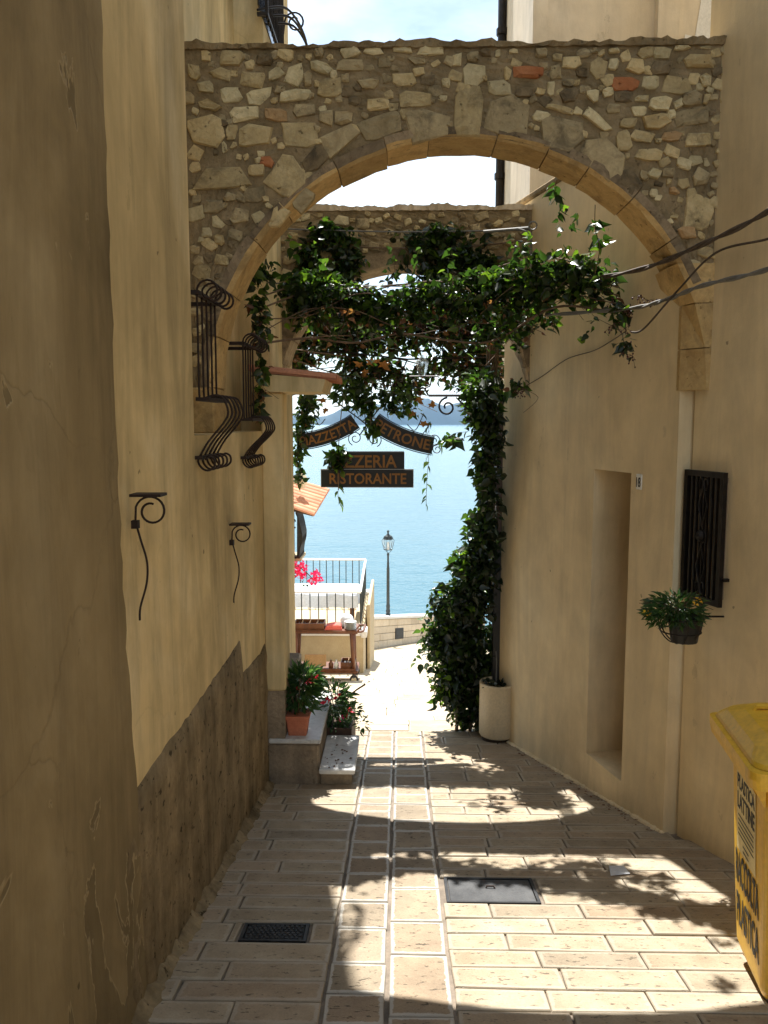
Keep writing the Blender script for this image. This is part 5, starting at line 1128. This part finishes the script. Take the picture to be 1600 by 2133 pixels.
# sea wall of stone blocks with coping
SW = thing('sea_wall', 'low pale stone block wall with white coping along the sea front', 'wall', (0, 22.5, -6.2))
wp = [Vector((-3.2, 15.9)), Vector((-2.0, 17.3)), Vector((-.787, 20.32)), Vector((-.31, 21.96)), Vector((.1, 23.3)), Vector((.787, 25.4)), Vector((1.7, 27.6)), Vector((3.2, 30.0))]
wp = [Vector((p.x, p.y)) for p in smooth_path([(p.x, p.y, 0) for p in wp], 6)]
acc = [0]
for a, b in zip(wp[:-1], wp[1:]): acc.append(acc[-1]+(b-a).length)
def wat(s_):
    s_ = max(0, min(acc[-1]-1e-4, s_)); k = max(i for i in range(len(acc)-1) if acc[i] <= s_); t = (s_-acc[k])/(acc[k+1]-acc[k]); p = wp[k].lerp(wp[k+1], t); d = (wp[k+1]-wp[k]).normalized(); return p, d
HW = .86
def TW(s_, t_, h):   # along, outward (to sea), height above sloping ground
    p, d = wat(s_); nrm = Vector((-d.y, d.x)); q = p+nrm*t_
    return (q.x, q.y, floor_z(p.y)+h)
mb = MB(); k = 0; st_ = .5
while k*st_ < acc[-1]-st_: mb.box(k*st_, (k+1)*st_, .03, .40, -.6, HW-.08, T=TW); k += 1
mb.build('wall_core', M['groutp'], SW)
for c_ in range(4):
    s_ = -.3*(c_ % 2); h0, h1 = c_*.195, c_*.195+.185
    while s_ < acc[-1]-.1:
        l = random.uniform(.8, 1.6); a, b = max(0, s_)+.008, min(acc[-1]-.01, s_+l)-.008
        if b-a > .1: mb = MB(); mb.bbox(a, b, random.uniform(0, .012), .1, h0, h1, .01, T=TW); mb.build('stone_block', M['seastone'], SW)
        s_ += l
k = 0
while k*1.1 < acc[-1]-1.1: mb = MB(); mb.bbox(k*1.1+.004, k*1.1+1.096, -.035, .46, HW-.078, HW, .01, T=TW); mb.build('coping_stone', M['white'], SW); k += 1
sl = min(range(400), key=lambda q: abs(wat(acc[-1]*q/400)[0].y-22.5))*acc[-1]/400
mb = MB(); mb.bbox(sl+.05, sl+.80, -.018, .01, .18, .50, .008, T=TW); mb.box(sl+.14, sl+.71, -.024, -.018, .22, .46, T=TW); tag(mb.build('utility_hatch', M['castiron'], origin=TW(sl+.2, 0, .18)), 'square dark metal hatch set in the sea wall under the lamp', 'hatch')
# street lamp on the wall
lp = TW(sl, .2, HW); LP = thing('street_lamp', 'grey green cast iron lantern lamp post standing on the sea wall', 'street lamp', lp)
k_ = 2.36/2.3; S_ = lambda pr: [(r*k_, z*k_) for r, z in pr]
mb = MB(); mb.lathe(S_([(.075, 0), (.075, .03), (.05, .07), (.06, .10), (.06, .14), (.048, .18), (.055, .26), (.045, .32)]), lp, 14); mb.build('base', M['lampiron'], LP)
mb = MB(); mb.lathe(S_([(.045, .32), (.044, .36), (.040, 1.28), (.042, 1.30), (.034, 1.34), (.03, 1.42), (.036, 1.46), (.026, 1.5), (.026, 1.66), (.035, 1.69), (.03, 1.73)]), lp, 14); mb.build('post', M['lampiron'], LP)
ln = MB(); lz = lp[2]+1.73*k_
def corner(r, z): return [(lp[0]+r*math.cos(rad(60*q+12)), lp[1]+r*math.sin(rad(60*q+12)), lz+z) for q in range(6)]
lo, hi, ro, tp = corner(.11, .10), corner(.175, .36), corner(.14, .40), corner(.105, .48)
for q in range(6):
    r2 = (q+1) % 6
    ln.tube([lo[q], hi[q]], .009, 5); ln.tube([lo[q], lo[r2]], .009, 5); ln.tube([ro[q], ro[r2]], .011, 5); ln.tube([ro[q], tp[q]], .008, 5); ln.tube([tp[q], tp[r2]], .009, 5); ln.tube([hi[q], ro[q]], .006, 4)
    if q % 2 == 0: ln.tube([(lp[0], lp[1], lz), (lo[q][0]*.6+lp[0]*.4, lo[q][1]*.6+lp[1]*.4, lz+.04), lo[q]], .007, 5)
ln_ = ln.build('lantern_frame', M['lampiron'], LP)
for q in range(6): mb = MB(); r2 = (q+1) % 6; mb.add([lo[q], lo[r2], hi[r2], hi[q]], [[0, 1, 2, 3]]); mb.build('pane', M['glass'], ln_)
mb = MB(); mb.lathe([(.03, .10), (.03, .30), (.01, .33)], (lp[0], lp[1], lz), 10); mb.build('bulb', M['ceramic'], LP)
mb = MB(); mb.lathe([(.13, .405), (.10, .48), (.05, .52), (.028, .545), (.02, .57), (.034, .60), (.034, .625), (.012, .65)], (lp[0], lp[1], lz), 12); mb.build('roof', M['lampiron'], LP)

# house with the tiled hood beyond the pier
FH = thing('seaside_house', 'white house corner with an iron window bay under a small red tiled hood', 'house', (-2.2, 12.3, -4))
mb = MB(); mb.box(-6, -1.80, 11.3, 12.95, -6, .6); mb.build('wall', M['white'], FH)
mb = MB(); mb.prism([(-1.80, -2.30), (-1.62, -2.12), (-1.50, -2.10), (-1.50, -2.06), (-1.80, -2.06)], 12.2, 12.8, T=lambda x, z, y: (x, y, z)); mb.build('bay_base', M['cream'], FH)
mb = MB(); mb.box(-1.80, -1.66, 12.3, 12.7, -2.06, -1.40); mb.build('bay_shutter', M['white'], FH)
for k in range(6):
    yy = 12.22+.56*k/5; mb = MB(); mb.tube(smooth_path([(-1.58, yy, -1.36), (-1.53, yy, -1.5), (-1.49, yy, -1.75), (-1.53, yy, -1.95), (-1.53, yy, -2.06)], 5), .011, 5); mb.build('bay_bar', M['iron'], FH)
for x in (-1.62, -1.70): mb = MB(); mb.tube([(x, 12.2, -1.33), (x, 12.2, -2.05)], .012, 5); mb.build('bay_bar', M['iron'], FH)
mb = MB(); mb.tube(spiral((-1.63, 12.2, -1.5), .05, .015, 0, 1.4, 20, *AX), .010, 5); mb.box(-1.76, -1.52, 12.19, 12.21, -2.06, -2.03); mb.box(-1.76, -1.58, 12.19, 12.21, -1.60, -1.58); mb.build('bay_scroll', M['iron'], FH)
mb = MB(); mb.add([(-1.56, 12.23, -1.36), (-1.48, 12.23, -1.7), (-1.53, 12.23, -2.04), (-1.57, 12.23, -2.04), (-1.56, 12.8, -1.36), (-1.48, 12.8, -1.7), (-1.53, 12.8, -2.04), (-1.57, 12.8, -2.04)], [[0, 1, 5, 4], [1, 2, 6, 5], [0, 3, 2, 1], [2, 3, 7, 6]]); mb.build('shade_net', M['net'], FH)
mb = MB(); mb.prism([(-1.85, -1.02), (-1.28, -1.20), (-1.30, -1.24), (-1.85, -1.10)], 12.1, 13.1, T=lambda x, z, y: (x, y, z+.26*(y-12.75))); hd = mb.build('tiled_hood', M['wooddark'], FH)
for k in range(9):
    y0 = 12.02+k*.125; mb = MB(); n = 6
    for j, (xx, zz) in enumerate(((-1.88, -.985), (-1.22, -1.195))):
        for q in range(n+1): an = math.pi*q/n; yq = y0+.064-.064*math.cos(an); mb.v.append((xx+.12*j*(yq-12.5), yq, zz-.01+.045*math.sin(an)+.26*(yq-12.75)))
    for q in range(n): mb.f.append([q, q+1, n+1+q+1, n+1+q]); mb.m.append(0)
    mb.f.append(list(range(n+1, 2*n+2))); mb.m.append(0); mb.build('roof_tile', M['tile'], hd)
WL = thing('wall_lantern', 'small pale lantern on an iron scroll above the red tiled hood', 'lantern', (-1.7, 12.6, -1.0))
mb = MB(); mb.tube(spiral((-1.68, 12.3, -.93), .075, .02, math.pi*1.2, -1.5, 24, *AX), .012, 5); mb.tube([(-1.82, 12.3, -.96), (-1.70, 12.3, -1.0)], .012, 5); mb.build('bracket', M['iron'], WL)
mb = MB(); mb.lathe([(.05, 0), (.085, .13), (.10, .135), (.10, .145), (.05, .23), (.03, .26)], (-1.52, 12.5, -1.02), 6); mb.build('lantern', M['potcream'], WL)
mb = MB(); mb.tube([(-1.68, 12.35, -.86), (-1.52, 12.5, -.76)], .012, 5); mb.build('arm', M['iron'], WL)
BG = thing('bougainvillea', 'bright pink bougainvillea sprays beside the terrace railing', 'flowers', (-1.8, 12.0, -2.4))
mb = MB(); mb.tube(smooth_path([(-1.9, 11.9, -2.3), (-1.6, 11.95, -2.15), (-1.45, 12.0, -2.2), (-1.28, 12.0, -2.37)], 6), .008, 5); mb.tube(smooth_path([(-1.9, 11.9, -2.5), (-1.7, 11.95, -2.3), (-1.55, 12, -2.25)], 6), .006, 5); mb.build('stem', M['bark'], BG)
for k, (x, z, r, n) in enumerate(((-1.64, -2.13, .075, 60), (-1.55, -2.19, .085, 70), (-1.47, -2.20, .08, 70), (-1.50, -2.30, .05, 34), (-1.30, -2.36, .06, 50), (-1.23, -2.32, .055, 46), (-1.72, -2.42, .04, 22), (-1.70, -2.1, .06, 40))):
    R = np.random.default_rng(60+k); leaves_mesh('bracts', np.array((x, 12.0, z))+R.normal(size=(n, 3))*r*.5, .042, M['pink'], BG, ROOT(BG), droop=0, narrow=1.3, seed=60+k)
leaves_mesh('leaves', [(-1.55+random.gauss(0, .1), 12, -2.3+random.gauss(0, .06)) for _ in range(22)], .05, M['leafpot'], BG, ROOT(BG), seed=77)

mb = MB(); mb.add([(x, y_, floor_z(y_)+.005+dz) for x, y_, dz in ((1.03, 3.78, 0), (1.13, 3.80, .004), (1.12, 3.88, .012), (1.05, 3.90, .004), (1.04, 3.84, .014))], [[0, 1, 4], [1, 2, 4], [2, 3, 4], [3, 0, 4]])
tag(mb.build('paper_scrap', M['cloth'], origin=(1.08, 3.84, floor_z(3.84))), 'crumpled scrap of pale paper lying on the sunlit paving', 'paper')
# ============================================================ air over the sea
def haze_box():
    mb = MB(); mb.box(-3900, 3900, -60, 7400, -22.6, 260); m = bpy.data.materials.new('sea_haze'); m.use_nodes = True; t = m.node_tree; t.nodes.clear()
    o_ = t.nodes.new('ShaderNodeOutputMaterial'); v = t.nodes.new('ShaderNodeVolumePrincipled'); v.inputs['Color'].default_value = (.36, .64, 1.0, 1); v.inputs['Density'].default_value = 4.5e-5; v.inputs['Anisotropy'].default_value = .2
    t.links.new(v.outputs[0], o_.inputs['Volume']); h = mb.build('haze', m); tag(h, 'pale blue haze hanging over the sea', 'haze', kind='stuff')
haze_box()
